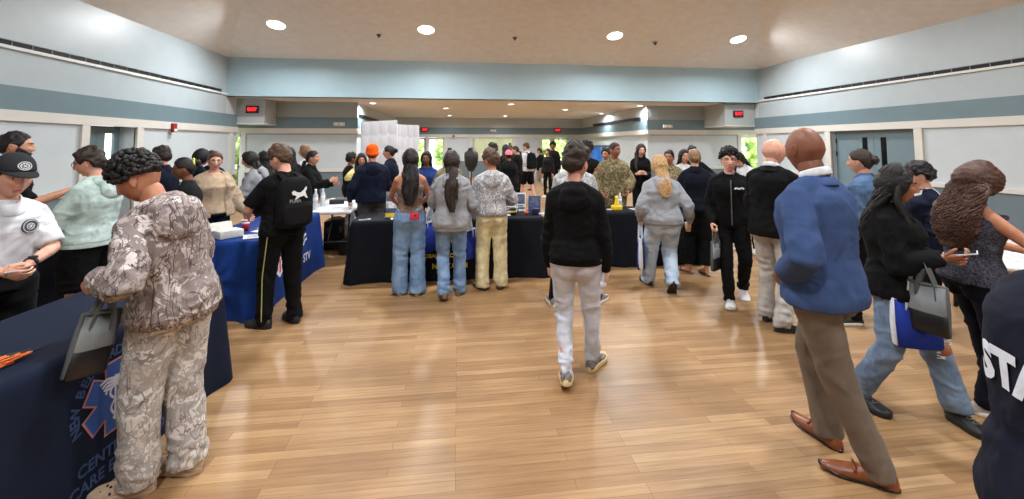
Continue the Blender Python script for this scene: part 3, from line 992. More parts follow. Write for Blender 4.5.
def build_top(p, k, root, top, vox):
    if not top: return
    s = k.s; g = G(); fit = top.get('fit', .025); kind = top.get('kind', 'hoodie'); sd = p.get('seed', 1)
    hem = top.get('hem', -.05); up = top.get('up', .535)
    js = []
    def sleeves(r, cutf, flat=True):
        for i in (0, 1):
            if top.get('sleeve_only') == i: continue
            pts, rr = arm_pts(k, i, [v * s for v in r], cutf)
            g.tube(pts, rr, 18, True, False)
    if kind == 'tank':
        rings = torso_rings(k, hem, top.get('chest', .37), fit, hemw=top.get('hemw', 0)); g.loft(rings)
        if k.fem:
            for sx in (-1, 1): g.ell(k.at(sx * .075, .085, .315), A3(.062, .052, .062) * s)
        tt = top.get('chest', .37); wr = top.get('strap', .006); xo = top.get('strapx', .095)
        for sx in (-1, 1):
            pts = [k.at(sx * xo, -.095, tt - .02), k.at(sx * xo, -.085 - fit, tt + .03), k.at(sx * xo * .98, -.06, .455), k.at(sx * xo * .95, .0, .492), k.at(sx * xo, .07, .44), k.at(sx * xo, .105 + fit, tt)]
            g.tube(pts, [(wr, wr * .5)] * 6 if wr < .02 else [(wr, .016)] * 6, 8, ref=A3(1, 0, 0))
    else:
        g.loft(torso_rings(k, hem, up, fit, top.get('fity'), hemw=top.get('hemw', 0.0)))
        ab = (.9 if k.fem else 1.0) * (.55 + .45 * k.bw); e = fit * .8
        r = [.054 * ab + e * .45, .050 * ab + e * .7, .046 * ab + e, .043 * ab + e, top.get('wrist', .040)]
        traps(k, g, fit * .6)
        cutf = top.get('sleeve', .97)
        if cutf > 0:
            for i in (0, 1):
                pts, rr = arm_pts(k, i, [v * s for v in r], cutf); g.tube(pts, rr, 18, True, False)
        if k.fem:
            for sx in (-1, 1): g.ell(k.at(sx * .072, .075 + fit * .6, .31), A3(.065, .052, .065) * s * k.bw)
        if top.get('band'):      # ribbed hem and cuffs pulled in
            pass
    for i in (0, 1):
        a = k.arm[i]; js += [(a['E'], .10, 1.0), (a['S'] + A3(-a['sx'] * .03, 0, -.10), .12, .6), (a['W'], .07, .8)]
    js.append((k.at(0, 0, max(hem, -.02)), .22, .5))
    f = folds(top.get('amp', .018), top.get('fx', 8), top.get('fz', 12), js, sd + 40)
    ms = [top['mat']]
    fl = [f]
    if top.get('open'):
        w0, w1 = top['open']
        def opening(c):
            t = (c[:, 2] - k.pc[2]) / s
            w = w1 + (w0 - w1) * np.clip(t / .5, 0, 1)
            ax = k.Ur(.3)
            q = (c - k.at(0, 0, .3)) @ ax
            return (np.abs(q[:, 0]) < w) & (q[:, 1] > .03) & (t < .56)
        fl.append(cut(opening))
    if top.get('paint'):
        ms.append(top['paint'][0]); fl.append(paint(lambda c, fn=top['paint'][1]: fn(c, k)))
    o = link(top.get('name', kind), bpy.data.meshes.new('t'), root)
    job(o, g, top.get('vox', vox), ms, 5, chain(*fl))
    k.top = o
    mat = top['mat']
    if top.get('hood'):
        hg = G(); q = top.get('hood') if top.get('hood') is not True else 1.0
        # a folded hood: roll round the neck and a drooping pouch at the back
        pts = []; rr = []
        for aa in np.linspace(-150, 150, 15):
            t = rad(aa); c = math.cos(t)
            pts.append(k.at(.083 * math.sin(t) * q, -.022 - (.072 + .5 * fit) * c, .500 + .012 * c - .045 * max(0, -c))); rr.append(((.040 + .012 * max(0, c)) * s * q, (.030 + .006 * max(0, c)) * s))
        hg.tube(pts, rr, 14, ref=A3(0, 0, 1))
        hg.ell(k.at(0, -.100 - fit * 1.1, .425), A3(.115 * q, .048, .092 * q) * s, k.Ur(.4) @ Rx(-.12), 20, 14)
        hg.ell(k.at(0, -.092 - fit * .9, .475), A3(.104 * q, .056, .052 * q) * s, k.Ur(.45), 20, 12)
        ho = link('hood', bpy.data.meshes.new('h'), o)
        job(ho, hg, vox, [mat], 3, folds(.012, 9, 12, (), sd + 77, .8))
        if top.get('strings'):
            st = G()
            for sx in (-1, 1):
                st.tube([k.at(sx * .045, .085, .49), k.at(sx * .05, .125 + fit, .44), k.at(sx * .052, .14 + fit, .36), k.at(sx * .05, .145 + fit, .28)], [.004] * 4, 6)
            obj('drawstring', st, top['strings'], o)
    if top.get('cuffs'):
        mcf = top['cuffs'] if not isinstance(top['cuffs'], bool) else mat
        for i in (0, 1):
            cg = G(); a = k.arm[i]; d = nrm(a['W'] - a['E'])
            rw = top.get('wrist', .040) * s
            cg.tube([a['W'] - d * .05, a['W'] - d * .03, a['W'] + d * .012, a['W'] + d * .016], [rw * 1.0, rw * 1.02, rw * .88, rw * .80], 18, True, False)
            obj('cuff', cg, mcf, o)
    if top.get('hemband'):
        hb = G(); mh = top['hemband'] if not isinstance(top['hemband'], bool) else mat
        hb.loft(torso_rings(k, hem - .035, hem + .02, max(.010, fit - .003), hemw=top.get('hemw', 0.0) - .001), True)
        obj('hem_band', hb, mh, o)
    if top.get('collar'):
        cm = top['collar'][0]; hgt = top['collar'][1]; cg = G()
        n = 28; rings = []
        fo = fit * .2
        for rr_, zz, yy in ((.060, .500, 0), (.062, .535, .0), (.062, .545 + hgt * .6, .004), (.063, .547 + hgt, .006), (.070, .546 + hgt, .004), (.086 + fo * .6, .527 + hgt * .2, 0), (.106 + fo, .492, -.004), (.104 + fo, .486, -.004)):
            rw = []
            for t in np.linspace(0, 2 * PI, n, endpoint=False):
                fr = max(0, math.sin(t))
                rw.append(k.at(rr_ * math.cos(t) * (1 if not k.fem else .92), rr_ * 1.02 * math.sin(t) + yy + .015 * fr, zz - .052 * fr))
            rings.append(np.array(rw))
        cg.loft(rings, False)
        obj('collar', cg, cm, o)
    if top.get('lapel'):
        lg = G(); lm = top['lapel']; n = 24; rings = []
        for rr_, zz in ((.070, .50), (.074, .532), (.082, .535), (.100, .495)):
            rings.append(np.array([k.at(rr_ * 1.05 * math.cos(t), rr_ * math.sin(t) - .012, zz - .04 * max(0, math.sin(t))) for t in np.linspace(0, 2 * PI, n, endpoint=False)]))
        lg.loft(rings, False); obj('jacket_collar', lg, lm, o)
    if top.get('inner'):
        im = top['inner']; ig = G()
        ig.loft(torso_rings(k, max(hem, -.04) if 'inhem' not in top else top['inhem'], .50, max(.004, top.get('infit', fit * .35))))
        if k.fem:
            for sx in (-1, 1): ig.ell(k.at(sx * .072, .078, .31), A3(.06, .05, .06) * s * k.bw)
        io = link('shirt', bpy.data.meshes.new('s'), root)
        job(io, ig, vox, [im], 3, folds(.006, 8, 9, (), sd + 3, .7))

def build_shoes(p, k, root, shoes):
    kind = shoes.get('kind', 'sneaker')
    for i in (0, 1):
        if kind == 'sandal':
            gu = G(); gs = G(); shoe_shell(k, i, 'flat', G(), gu, None)
            M, org, ank = k.foot[i]; s = k.s
            F3 = lambda u, v, w: org + M @ (A3(u, v, w) * s)
            gs.tube([F3(-.045, .10, .012), F3(-.035, .11, .05), F3(0, .115, .064), F3(.035, .11, .05), F3(.045, .10, .012)], [(.014, .005)] * 5, 8, ref=M[:, 1])
            so = obj('sandal', gs, shoes['mat'], root); obj('sole', gu, shoes['sole'], so)
            continue
        gs, gu, gx = G(), G(), G(); shoe_shell(k, i, kind, gs, gu, gx)
        so = obj('clog' if kind == 'clog' else 'shoe', gs, shoes['mat'], root); obj('sole', gu, shoes['sole'], so)
        if gx.n: obj('laces', gx, shoes.get('lace', shoes['mat']), so)
        if kind == 'clog':
            M, org, ank = k.foot[i]; s = k.s; hg = G()
            for (u, v, w) in ((-.02, .10, .062), (.02, .10, .062), (0, .125, .056), (-.025, .14, .046), (.025, .14, .046), (0, .16, .044), (-.046, .09, .045), (.046, .09, .045)):
                hg.ell(org + M @ (A3(u, v, w) * s), A3(.006, .006, .006), None, 8, 6)
            obj('vent_holes', hg, plain('hole_dark', (40, 34, 30), .9), so)
            st = G(); st.tube([org + M @ (A3(u, v, w) * s) for (u, v, w) in ((-.045, .03, .06), (-.044, -.04, .07), (-.02, -.095, .075), (.02, -.095, .075), (.044, -.04, .07), (.045, .03, .06))], [(.010, .004)] * 6, 8, ref=A3(0, 0, 1))
            obj('heel_strap', st, shoes['mat'], so)
        if kind == 'dress' and shoes.get('bit'):
            M, org, ank = k.foot[i]; s = k.s; hg = G()
            hg.tube([org + M @ (A3(u, .085, .066 - 8 * u * u) * s) for u in np.linspace(-.036, .036, 7)], [.008] * 7, 8)
            obj('strap', hg, shoes['mat'], so)
            b = G(); b.tube([org + M @ (A3(u, .088, .076 - 8 * u * u) * s) for u in np.linspace(-.02, .02, 5)], [.0035] * 5, 8)
            bo = obj('buckle', b, plain('brass', (190, 160, 90), .3, 1.0), so); bo['label'] = 'small metal bit'
# ------------------------------------------------------------------ the hall
XL, XR, YB = -6.4, 9.65, 12.75
YLE, YRE, YF = 13.4, 12.95, 14.2          # ends of the side walls, the facing walls behind them
XLS, XRS, YFAR = -3.2, 6.5, 22.2          # side walls of the rear bay and the window wall
ZE, ZR, YBK = 4.12, 3.03, -7.0            # eaves, rear ceiling, wall behind the camera

m_panel = plain('paint_pale_grey_blue', (196, 206, 212), .42, var=.012, scale=3)
m_upper = plain('paint_upper_blue_grey', (178, 190, 196), .38, var=.012, scale=3)
m_band = plain('paint_slate_band', (112, 134, 143), .35, var=.015, scale=3)
m_wains = plain('paint_slate_wainscot', (108, 124, 134), .45, var=.02, scale=3)
m_cream = plain('paint_cream_trim', (214, 212, 206), .45, var=.01, scale=4)
m_beam = plain('paint_sky_blue_beam', (170, 196, 207), .35, var=.012, scale=2)
m_ceil = plain('plaster_warm_ceiling', (232, 230, 228), .8, var=.02, scale=5, bmp=.1)
m_white = plain('paint_white', (226, 228, 228), .45, var=.01)
m_door = plain('paint_teal_grey_door', (112, 134, 144), .4, var=.02, scale=4)
m_dark = plain('black_metal', (26, 26, 28), .4)
m_grey = plain('grey_metal', (120, 122, 124), .4, .6)
m_blackplastic = plain('black_plastic', (24, 24, 26), .5)

def glassmat():
    m, nt, b = newmat('window_glass')
    t = nt.nodes.new('ShaderNodeBsdfTransparent'); gl = nt.nodes.new('ShaderNodeBsdfGlossy'); gl.inputs['Roughness'].default_value = .02
    mx = nt.nodes.new('ShaderNodeMixShader'); mx.inputs[0].default_value = .06
    t.inputs[0].default_value = (.95, .97, .96, 1)
    nt.links.new(t.outputs[0], mx.inputs[1]); nt.links.new(gl.outputs[0], mx.inputs[2])
    nt.links.new(mx.outputs[0], nt.nodes['Material Output'].inputs['Surface'])
    return m
m_glass = glassmat()

def floormat():
    m, nt, b = newmat('oak_strip_floor')
    v = coords(nt)
    br = nt.nodes.new('ShaderNodeTexBrick'); br.offset = .37; br.offset_frequency = 3; br.squash = 1.0
    br.inputs['Scale'].default_value = 1; br.inputs['Brick Width'].default_value = .95; br.inputs['Row Height'].default_value = .066
    br.inputs['Mortar Size'].default_value = .0011; br.inputs['Mortar Smooth'].default_value = .3; br.inputs['Bias'].default_value = 0.0
    br.inputs['Color1'].default_value = lin((196, 162, 120)); br.inputs['Color2'].default_value = lin((166, 130, 90)); br.inputs['Mortar'].default_value = lin((122, 84, 50))
    nt.links.new(v, br.inputs['Vector'])
    g = noise_tex(nt, coords(nt, (2.2, 42, 1)), 1, 5, .6)
    g2 = noise_tex(nt, coords(nt, (1, 1, 1)), .9, 4)
    c1 = ramp(nt, g, [(.25, (206, 196, 184)), (.75, (255, 255, 255))])
    c2 = ramp(nt, g2, [(.3, (214, 206, 198)), (.7, (255, 252, 248))])
    def mul(a, c):
        x = nt.nodes.new('ShaderNodeMix'); x.data_type = 'RGBA'; x.blend_type = 'MULTIPLY'; x.inputs['Factor'].default_value = 1
        nt.links.new(a, x.inputs['A']); nt.links.new(c, x.inputs['B']); return x.outputs['Result']
    nt.links.new(mul(mul(br.outputs['Color'], c1), c2), b.inputs['Base Color'])
    b.inputs['Roughness'].default_value = .5; b.inputs['Specular IOR Level'].default_value = .4
    b.inputs['Coat Weight'].default_value = .12; b.inputs['Coat Roughness'].default_value = .25
    bump(nt, b, br.outputs['Fac'], -.25, .002)
    return m

g = G(); g.box((-9, YBK - .2, -.1), (12, YFAR + .3, 0)); struct('floor', g, floormat())

# ceiling of the front hall: a hipped vault
def ceil_shell():
    s = .3; dy = 4.9; a, b2 = .72 * dy, .60 * dy; zt = ZE + s * dy
    E = [(XL, YB), (XR, YB), (XR, YBK), (XL, YBK)]; T = [(XL + b2, YB - dy), (XR - a, YB - dy), (XR - a, YBK + dy), (XL + b2, YBK + dy)]
    V = [(x, y, ZE) for x, y in E] + [(x, y, zt) for x, y in T]
    F = [(0, 1, 5, 4), (1, 2, 6, 5), (2, 3, 7, 6), (3, 0, 4, 7), (4, 5, 6, 7)]
    V2 = [(x, y, z + .25) for x, y, z in V]
    F2 = [tuple(i + 8 for i in f[::-1]) for f in F]
    side = [(i, 8 + i, 8 + (i + 1) % 4, (i + 1) % 4) for i in range(4)]
    g = G(); g.add(V + V2, F + F2 + side); return g
struct('ceiling', ceil_shell(), m_ceil)
g = G(); g.box((-8.2, YB + .002, ZR), (11.6, YFAR + .3, ZR + .2)); struct('ceiling_rear', g, m_ceil)
g = G(); g.box((XL - .4, YB, ZR), (XR + .4, YB + .3, ZE + .3), 0)
o = struct('wall_header', g, m_beam)
g = G(); g.box((2.395, YB - .004, ZR), (2.405, YB + .0005, ZE)); struct('trim_1', g, m_upper)

# side walls: painted panel, wainscot, chair rail, band, cornice ledge
def side_wall(name, X, sgn, y0, y1, door, pil, n):
    """sgn +1: the room lies on +x of the wall"""
    w = .4
    def bx(g, a, b, z0, z1, d, back=.02):
        x0, x1 = sorted((X - sgn * back, X + sgn * d)); g.box((x0, a, z0), (x1, b, z1))
    g = G(); da, db = door
    bx(g, y0, da, 0, ZE + .2, 0, w); bx(g, db, y1, 0, ZE + .2, 0, w); bx(g, da, db, 2.05, ZE + .2, 0, w)
    wall = struct(name, g, m_panel)
    segs = [(y0, da - .16), (db + .16, y1)]
    g = G()
    for a, b in segs: bx(g, a, b, 0, .84, .012)
    struct('trim_%d' % n, g, m_wains)
    g = G()
    for a, b in segs: bx(g, a, b, .83, .92, .05); bx(g, a, b, 0, .11, .025)
    bx(g, y0, y1, 2.03, 2.19, .05)
    for a, b in pil + [(da - .16, da), (db, db + .16)]: bx(g, a, b, 0, 2.04, .045)
    struct('trim_%d' % (n + 1), g, m_cream)
    g = G(); bx(g, y0, y1, 2.19, 2.54, .03); struct('trim_%d' % (n + 2), g, m_band)
    g = G(); bx(g, y0, YB, 2.54, 3.06, .02); bx(g, y0, YB, 3.06, ZE + .05, .004); struct('trim_%d' % (n + 3), g, m_upper)
    g = G(); bx(g, y0, YB - .02, 3.055, 3.10, .07); struct('trim_%d' % (n + 4), g, m_white)
    # continuous air slot above the ledge
    o = empty('air_vent', (X, 0, 3.14))
    tag(o, 'long black slotted air vent high along the %s wall' % ('left' if sgn > 0 else 'right'), 'vent')
    def lb(g, a, b, z0, z1, d): x0, x1 = sorted((-sgn * .005, sgn * d)); g.box((x0, a, z0), (x1, b, z1))
    g = G(); lb(g, 2.5, YB - .25, -.038, .038, .012); obj('slot_backing', g, plain('vent_black', (22, 20, 22), .7), o, False)
    g = G(); lb(g, 2.5, YB - .25, .038, .048, .03); lb(g, 2.5, YB - .25, -.048, -.038, .03); obj('vent_frame', g, m_grey, o, False)
    y = 2.6; g = G(); lb(g, 0, .012, -.036, .036, .022); bar = obj('divider_bar', g, m_grey, o, False); bar.location = (0, y, 0)
    while y < YB - .61:
        y += .31; q = bar.copy(); C.objects.link(q); q.parent = o; q.location = (0, y, 0)
    return wall
side_wall('wall_left', XL, 1, YBK, YLE, (8.34, 9.46), [(12.98, 13.12)], 2)
side_wall('wall_right', XR, -1, YBK, YRE, (8.02, 10.10), [(12.45, 12.6)], 12)
g = G(); g.box((-9, YBK - .3, 0), (12, YBK, ZE + .3)); struct('wall_back', g, m_upper)

# doors in the side walls
def leaf(g, X, y0, y1, lite, z1=2.04):
    a, b, c, d = lite
    x0, x1 = X - .022, X + .022
    g.box((x0, y0, .01), (x1, a, z1)); g.box((x0, b, .01), (x1, y1, z1)); g.box((x0, a, .01), (x1, b, c)); g.box((x0, a, d), (x1, b, z1))
d1 = empty('door_1', (XL - .30, 8.9, 0)); d1['kind'] = 'structure'
g = G(); leaf(g, 0, -.55, -.005, (-.42, -.2, .9, 1.9)); leaf(g, 0, .005, .55, (.2, .42, .9, 1.9)); obj('door_leaf', g, m_door, d1, False)
g = G(); g.box((-.006, -.42, .9), (.006, -.2, 1.9)); g.box((-.006, .2, .9), (.006, .42, 1.9)); obj('glass_lite', g, m_glass, d1, False)
g = G(); g.tube([(.03, -.04, .9), (.07, -.04, .95), (.07, -.04, 1.25), (.03, -.04, 1.3)], [.012] * 4, 8); g.tube([(.03, .04, .9), (.07, .04, .95), (.07, .04, 1.25), (.03, .04, 1.3)], [.012] * 4, 8); obj('door_handle', g, m_grey, d1)
d2 = empty('door_2', (XR + .14, 9.06, 0)); d2['kind'] = 'structure'
g = G(); leaf(g, 0, -1.03, -.004, (-.30, -.16, .85, 1.86)); leaf(g, 0, .004, 1.03, (.16, .30, .85, 1.86)); obj('door_leaf', g, m_door, d2, False)
g = G(); g.box((-.008, -.30, .85), (.008, -.16, 1.86)); g.box((-.008, .16, .85), (.008, .30, 1.86)); obj('dark_lite', g, plain('dark_glass', (14, 15, 17), .1), d2, False)
g = G()
for z in (.3, 1.45, 1.78): g.box((-.035, 1.0, z - .06), (-.02, 1.03, z + .06))
obj('hinge', g, m_dark, d2, False)
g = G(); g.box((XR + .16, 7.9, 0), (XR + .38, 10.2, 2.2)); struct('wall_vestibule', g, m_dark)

# facing walls at both ends of the side walls, with their doors to the daylight
def facing(name, x0, x1, n, hole):
    g = G(); a, b = hole
    for p, q, z0, z1 in ((x0, a, 0, ZR), (b, x1, 0, ZR), (a, b, 2.03, ZR)):
        if q > p: g.box((p, YF, z0), (q, YF + .2, z1))
    struct(name, g, m_panel)
    lo, hi = (b, XLS + .012) if name.endswith('left') else (XRS - .012, a)
    g = G(); g.box((lo, YF - .012, 0), (hi, YF + .01, .84)); struct('trim_%d' % n, g, m_wains)
    g = G(); g.box((lo, YF - .05, .83), (hi, YF + .01, .92)); g.box((min(x0, lo), YF - .05, 2.03), (max(x1, hi), YF + .01, 2.19))
    for p in ((b, b + .13) if name.endswith('left') else (a - .13, a),): g.box((p[0], YF - .045, 0), (p[1], YF + .01, 2.04))
    struct('trim_%d' % (n + 1), g, m_cream)
    g = G(); g.box((min(x0, lo), YF - .03, 2.19), (max(x1, hi), YF + .01, 2.54)); struct('trim_%d' % (n + 2), g, m_band)
    g = G(); g.box((lo + .13, YF - .02, 1.985), (hi, YF, 2.03)); g.box((lo, YF - .015, 2.54), (hi, YF, ZR)); struct('trim_%d' % (n + 3), g, plain('paint_grey_frieze', (160, 170, 172), .45, var=.01))
facing('wall_facing_left', -8.2, XLS - .2, 30, (-7.5, -6.62))
facing('wall_facing_right', XRS + .2, 11.5, 40, (9.98, 10.9))
def glazed_door(name, x0, x1, y, z1=2.02, stile=.09, mid=True):
    o = empty(name, ((x0 + x1) / 2, y, 0)); o['kind'] = 'structure'; w = (x1 - x0) / 2
    g = G(); g.box((-w, -.02, 0), (-w + stile, .025, z1)); g.box((w - stile, -.02, 0), (w, .025, z1)); g.box((-w, -.02, z1 - .10), (w, .025, z1)); g.box((-w, -.02, 0), (w, .025, .22))
    if mid: g.box((-w, -.02, .92), (w, .025, 1.0))
    obj('door_frame', g, m_white, o, False)
    g = G(); g.box((-w + stile, -.004, .2), (w - stile, .004, z1 - .1)); obj('glass', g, m_glass, o, False)
    g = G(); g.tube([(-w + stile * .5, -.02, .98), (-w + stile * .5, -.07, 1.0), (w - stile * .5, -.07, 1.0), (w - stile * .5, -.02, .98)], [.014] * 4, 8); obj('push_bar', g, m_dark, o)
    return o
glazed_door('door_3', -7.5, -6.62, YF + .1, mid=False)
glazed_door('door_4', 9.98, 10.9, YF + .1, mid=False)
# dropped soffits with the exit signs
for nm, x0, x1, yy in (('soffit_left', XL - 1.9, -5.62, YLE - .06), ('soffit_right', 8.6, XR + 1.9, YRE + .03)):
    g = G(); g.box((x0, yy, 2.30), (x1, YF, ZR)); struct('wall_' + nm, g, plain('paint_grey_soffit', (176, 182, 184), .45, var=.01))
g = G(); g.box((XL - .02, YLE - .09, 2.27), (-5.6, YF, 2.302)); struct('trim_50', g, m_cream)
g = G(); g.box((8.58, YRE, 2.27), (XR + .02, YF, 2.302)); struct('trim_51', g, m_cream)
g = G(); g.box((-8.4, YLE - .5, 0), (-8.2, YF + .3, ZR)); struct('wall_alcove_left', g, m_panel)
g = G(); g.box((11.5, YRE - .5, 0), (11.7, YF + .3, ZR)); struct('wall_alcove_right', g, m_panel)

# rear bay
for nm, x, sg, n in (('rear_left', XLS, 1, 60), ('rear_right', XRS, -1, 66)):
    bx = lambda g, d, z0, z1, back=.0: g.box((min(x - sg * back, x + sg * d), YF, z0), (max(x - sg * back, x + sg * d), YFAR, z1))
    g = G(); bx(g, 0, 0, ZR, .2); struct('wall_' + nm, g, m_panel)
    g = G(); bx(g, .012, 0, .84); struct('trim_%d' % n, g, m_wains)
    g = G(); bx(g, .05, .83, .92); bx(g, .05, 2.03, 2.19); struct('trim_%d' % (n + 1), g, m_cream)
    g = G(); bx(g, .03, 2.19, 2.54); struct('trim_%d' % (n + 2), g, m_band)
    o = empty('air_vent', (x + sg * .03, 17.4 if sg < 0 else 16.0, 2.60))
    tag(o, 'black slot vent on the rear bay %s side wall' % ('left' if sg > 0 else 'right'), 'vent')
    L = 2.7 if sg < 0 else 1.6
    g = G(); g.box((-.025, -L, -.05), (.025, L, .05)); obj('housing', g, m_dark, o, False)
    g = G(); g.box((-.035, -L, .05), (.035, L, .062)); obj('vent_frame', g, m_grey, o, False)

# far wall with its windows and doors
def far_wall():
    holes = [(-2.35, -1.66), (-1.52, -.72), (.78, 2.83), (4.3, 4.86), (4.98, 5.75)]
    g = G(); x = XLS - .2
    for a, b in holes:
        g.box((x, YFAR, 0), (a, YFAR + .2, ZR)); g.box((a, YFAR, 2.03), (b, YFAR + .2, ZR)); x = b
    g.box((x, YFAR, 0), (XRS + .2, YFAR + .2, ZR))
    g.box((.78, YFAR, 0), (2.83, YFAR + .2, .95))
    struct('wall_far', g, m_panel)
    g = G(); x = XLS
    for a, b in holes[:2] + holes[3:]: g.box((x, YFAR - .012, 0), (a, YFAR + .01, .84)); x = b
    g.box((x, YFAR - .012, 0), (XRS, YFAR + .01, .84)); struct('trim_80', g, m_wains)
    g = G(); g.box((XLS, YFAR - .05, 2.03), (XRS, YFAR + .01, 2.19)); x = XLS
    for a, b in holes[:2] + holes[3:]: g.box((x, YFAR - .05, .83), (a, YFAR + .01, .92)); x = b
    for p in (-2.42, -1.62, -.70, .58, 2.86, 4.2, 5.77): g.box((p, YFAR - .045, 0), (p + .1, YFAR + .01, 2.04))
    struct('trim_81', g, m_cream)
    g = G(); g.box((XLS, YFAR - .03, 2.19), (XRS, YFAR + .01, 2.54)); struct('trim_82', g, m_band)
    for i, (a, b) in enumerate(holes):
        if i == 2: continue
        glazed_door('door_%d' % (5 + i), a, b, YFAR + .08, 2.02, .07, False)
    o = empty('window_1', (1.805, YFAR + .05, .95)); o['kind'] = 'structure'
    g = G()
    for k in range(4): g.box((-1.025 + k * .667, -.03, 0), (-.985 + k * .667, .03, 1.08))
    for z in (0, .52, 1.04): g.box((-1.025, -.03, z), (1.025, .03, z + .04))
    obj('window_frame', g, m_white, o, False)
    g = G(); g.box((-1.0, .02, .02), (1.0, .026, 1.06)); obj('glass', g, m_glass, o, False)
    g = G()
    for k in range(26): g.box((-.04, -.002, -.53), (.04, .002, .53), M=Rz(.35), c=(-.99 + k * .079, -.06, .55))
    m, nt, b = newmat('linen_blind'); b.inputs['Base Color'].default_value = lin((222, 220, 200)); b.inputs['Roughness'].default_value = .8
    t = nt.nodes.new('ShaderNodeBsdfTranslucent'); t.inputs[0].default_value = lin((226, 224, 206)); mx = nt.nodes.new('ShaderNodeMixShader'); mx.inputs[0].default_value = .5
    nt.links.new(b.outputs[0], mx.inputs[1]); nt.links.new(t.outputs[0], mx.inputs[2]); nt.links.new(mx.outputs[0], nt.nodes['Material Output'].inputs['Surface'])
    obj('vertical_blind', g, m, o, False)
far_wall()

# greenery outside
def leafmat(c):
    m, nt, b = newmat('leaves'); f = noise_tex(nt, coords(nt), 5, 5, .7)
    nt.links.new(ramp(nt, f, [(.3, shade(c, .55)), (.7, shade(c, 1.25))]), b.inputs['Base Color']); b.inputs['Roughness'].default_value = .7
    return m
lm = [leafmat((176, 206, 110)), leafmat((160, 196, 100)), leafmat((190, 212, 130))]
rnd = random.Random(5)
spots = [(-3.6, 27.5, 1.5), (-.2, 30.5, 1.6), (2.3, 27.6, 1.3), (5.3, 27.4, 1.3), (8.4, 29.6, 1.5), (-9.2, 19.5, 1.6), (13.2, 19.5, 1.6), (-9.6, 9.0, 1.3)]
names = ['seen through the left door panes of the far wall', 'behind the second glass door from the left', 'behind the blinds of the far window', 'behind the narrow far door pane', 'seen through the rightmost far door pane', 'outside the glass door beyond the left wall', 'outside the glass door beyond the right wall', 'outside the door in the left wall']
for i, ((x, y, r), nm) in enumerate(zip(spots, names)):
    g = G()
    for _ in range(130):
        d = nrm((rnd.gauss(0, 1), rnd.gauss(0, 1), rnd.gauss(0, 1))); q = r * rnd.uniform(.55, 1.0)
        g.ell((d[0] * q, d[1] * q, 1.35 + d[2] * min(q, 1.3)), A3(.3, .3, .2) * rnd.uniform(.6, 1.2), Rz(rnd.uniform(0, 6)) @ Rx(rnd.uniform(-1, 1)), 7, 5)
    o = empty('garden_bush', (x, y, -.1)); tag(o, 'bright green garden bush ' + nm, 'bush', 'bushes outside the windows')
    obj('foliage', g, lm[i % 3], o, False)
    g = G(); g.tube([(0, 0, 0), (.03, 0, .5), (0, .05, 1.2)], [.07, .06, .04], 8); obj('trunk', g, plain('bark', (90, 74, 58), .9), o)
g = G(); g.box((-30, -12, -.16), (34, 46, -.11)); o = struct('ground_outside', g, plain('lawn_path', (170, 176, 150), .9, var=.15, scale=2))

# ------------------------------------------------------------------ fixtures
def exit_sign(x, y, z, label, rz=0.0):
    o = empty('exit_sign', (x, y, z), rz); tag(o, label, 'exit sign', 'exit signs')
    g = G(); g.rbox((-.17, -.05, -.105), (.17, .0, .105), .012); obj('housing', g, m_blackplastic, o)
    g = G(); g.box((-.125, -.054, -.075), (.125, -.049, .075)); obj('face', g, emit('exit_red_face', (90, 6, 10), .5), o, False)
    V, F = text_mesh('EXIT', .125, .004); V = np.stack([V[:, 0], np.full(len(V), -.0565), V[:, 1]], 1)
    g = G(); g.add(V, F); obj('letters', g, emit('exit_red_letters', (255, 30, 40), 3.0), o, False)
exit_sign(-5.95, YLE - .06, 2.70, 'red exit sign on the grey soffit beyond the left wall')
exit_sign(9.05, YRE + .03, 2.68, 'red exit sign on the grey soffit beyond the right wall')
exit_sign(-1.68, YFAR - .03, 2.42, 'red exit sign on far wall above the left glass doors')
exit_sign(5.2, YFAR - .03, 2.42, 'red exit sign on far wall above the right glass doors')
def emergency(x, y, z, label):
    o = empty('emergency_light', (x, y, z)); tag(o, label, 'emergency light', 'emergency lights')
    g = G(); g.rbox((-.17, -.06, -.06), (.17, 0, .06), .02); obj('body', g, plain('beige_plastic', (206, 200, 186), .5), o)
    for sx in (-1, 1):
        g = G(); g.cyl((sx * .09, -.055, 0), .045, .03, 20, (0, -1, 0)); obj('lamp_head', g, plain('lamp_lens', (235, 234, 226), .2), o)
emergency(-3.74, YF - .03, 2.32, 'beige twin emergency light on slate band, left facing wall')
emergency(7.22, YF - .03, 2.31, 'beige twin emergency light on slate band, right facing wall')
emergency(1.78, YFAR - .03, 2.38, 'beige twin emergency light centred on the far wall')
def alarm(x, y, z, rz, label):
    o = empty('fire_alarm', (x, y, z), rz); tag(o, label, 'fire alarm', 'fire alarms')
    g = G(); g.rbox((-.065, -.06, -.1), (.065, 0, .1), .01); obj('red_box', g, plain('alarm_red', (150, 20, 28), .4), o)
    g = G(); g.rbox((-.05, -.075, -.085), (.05, -.058, -.02), .008); obj('strobe_lens', g, plain('strobe_white', (236, 234, 230), .15), o)
alarm(XL + .05, 10.5, 2.06, rad(90), 'red fire alarm strobe on the left wall trim')
alarm(-.23, YFAR - .05, 2.06, 0, 'small red fire alarm strobe on the far wall')

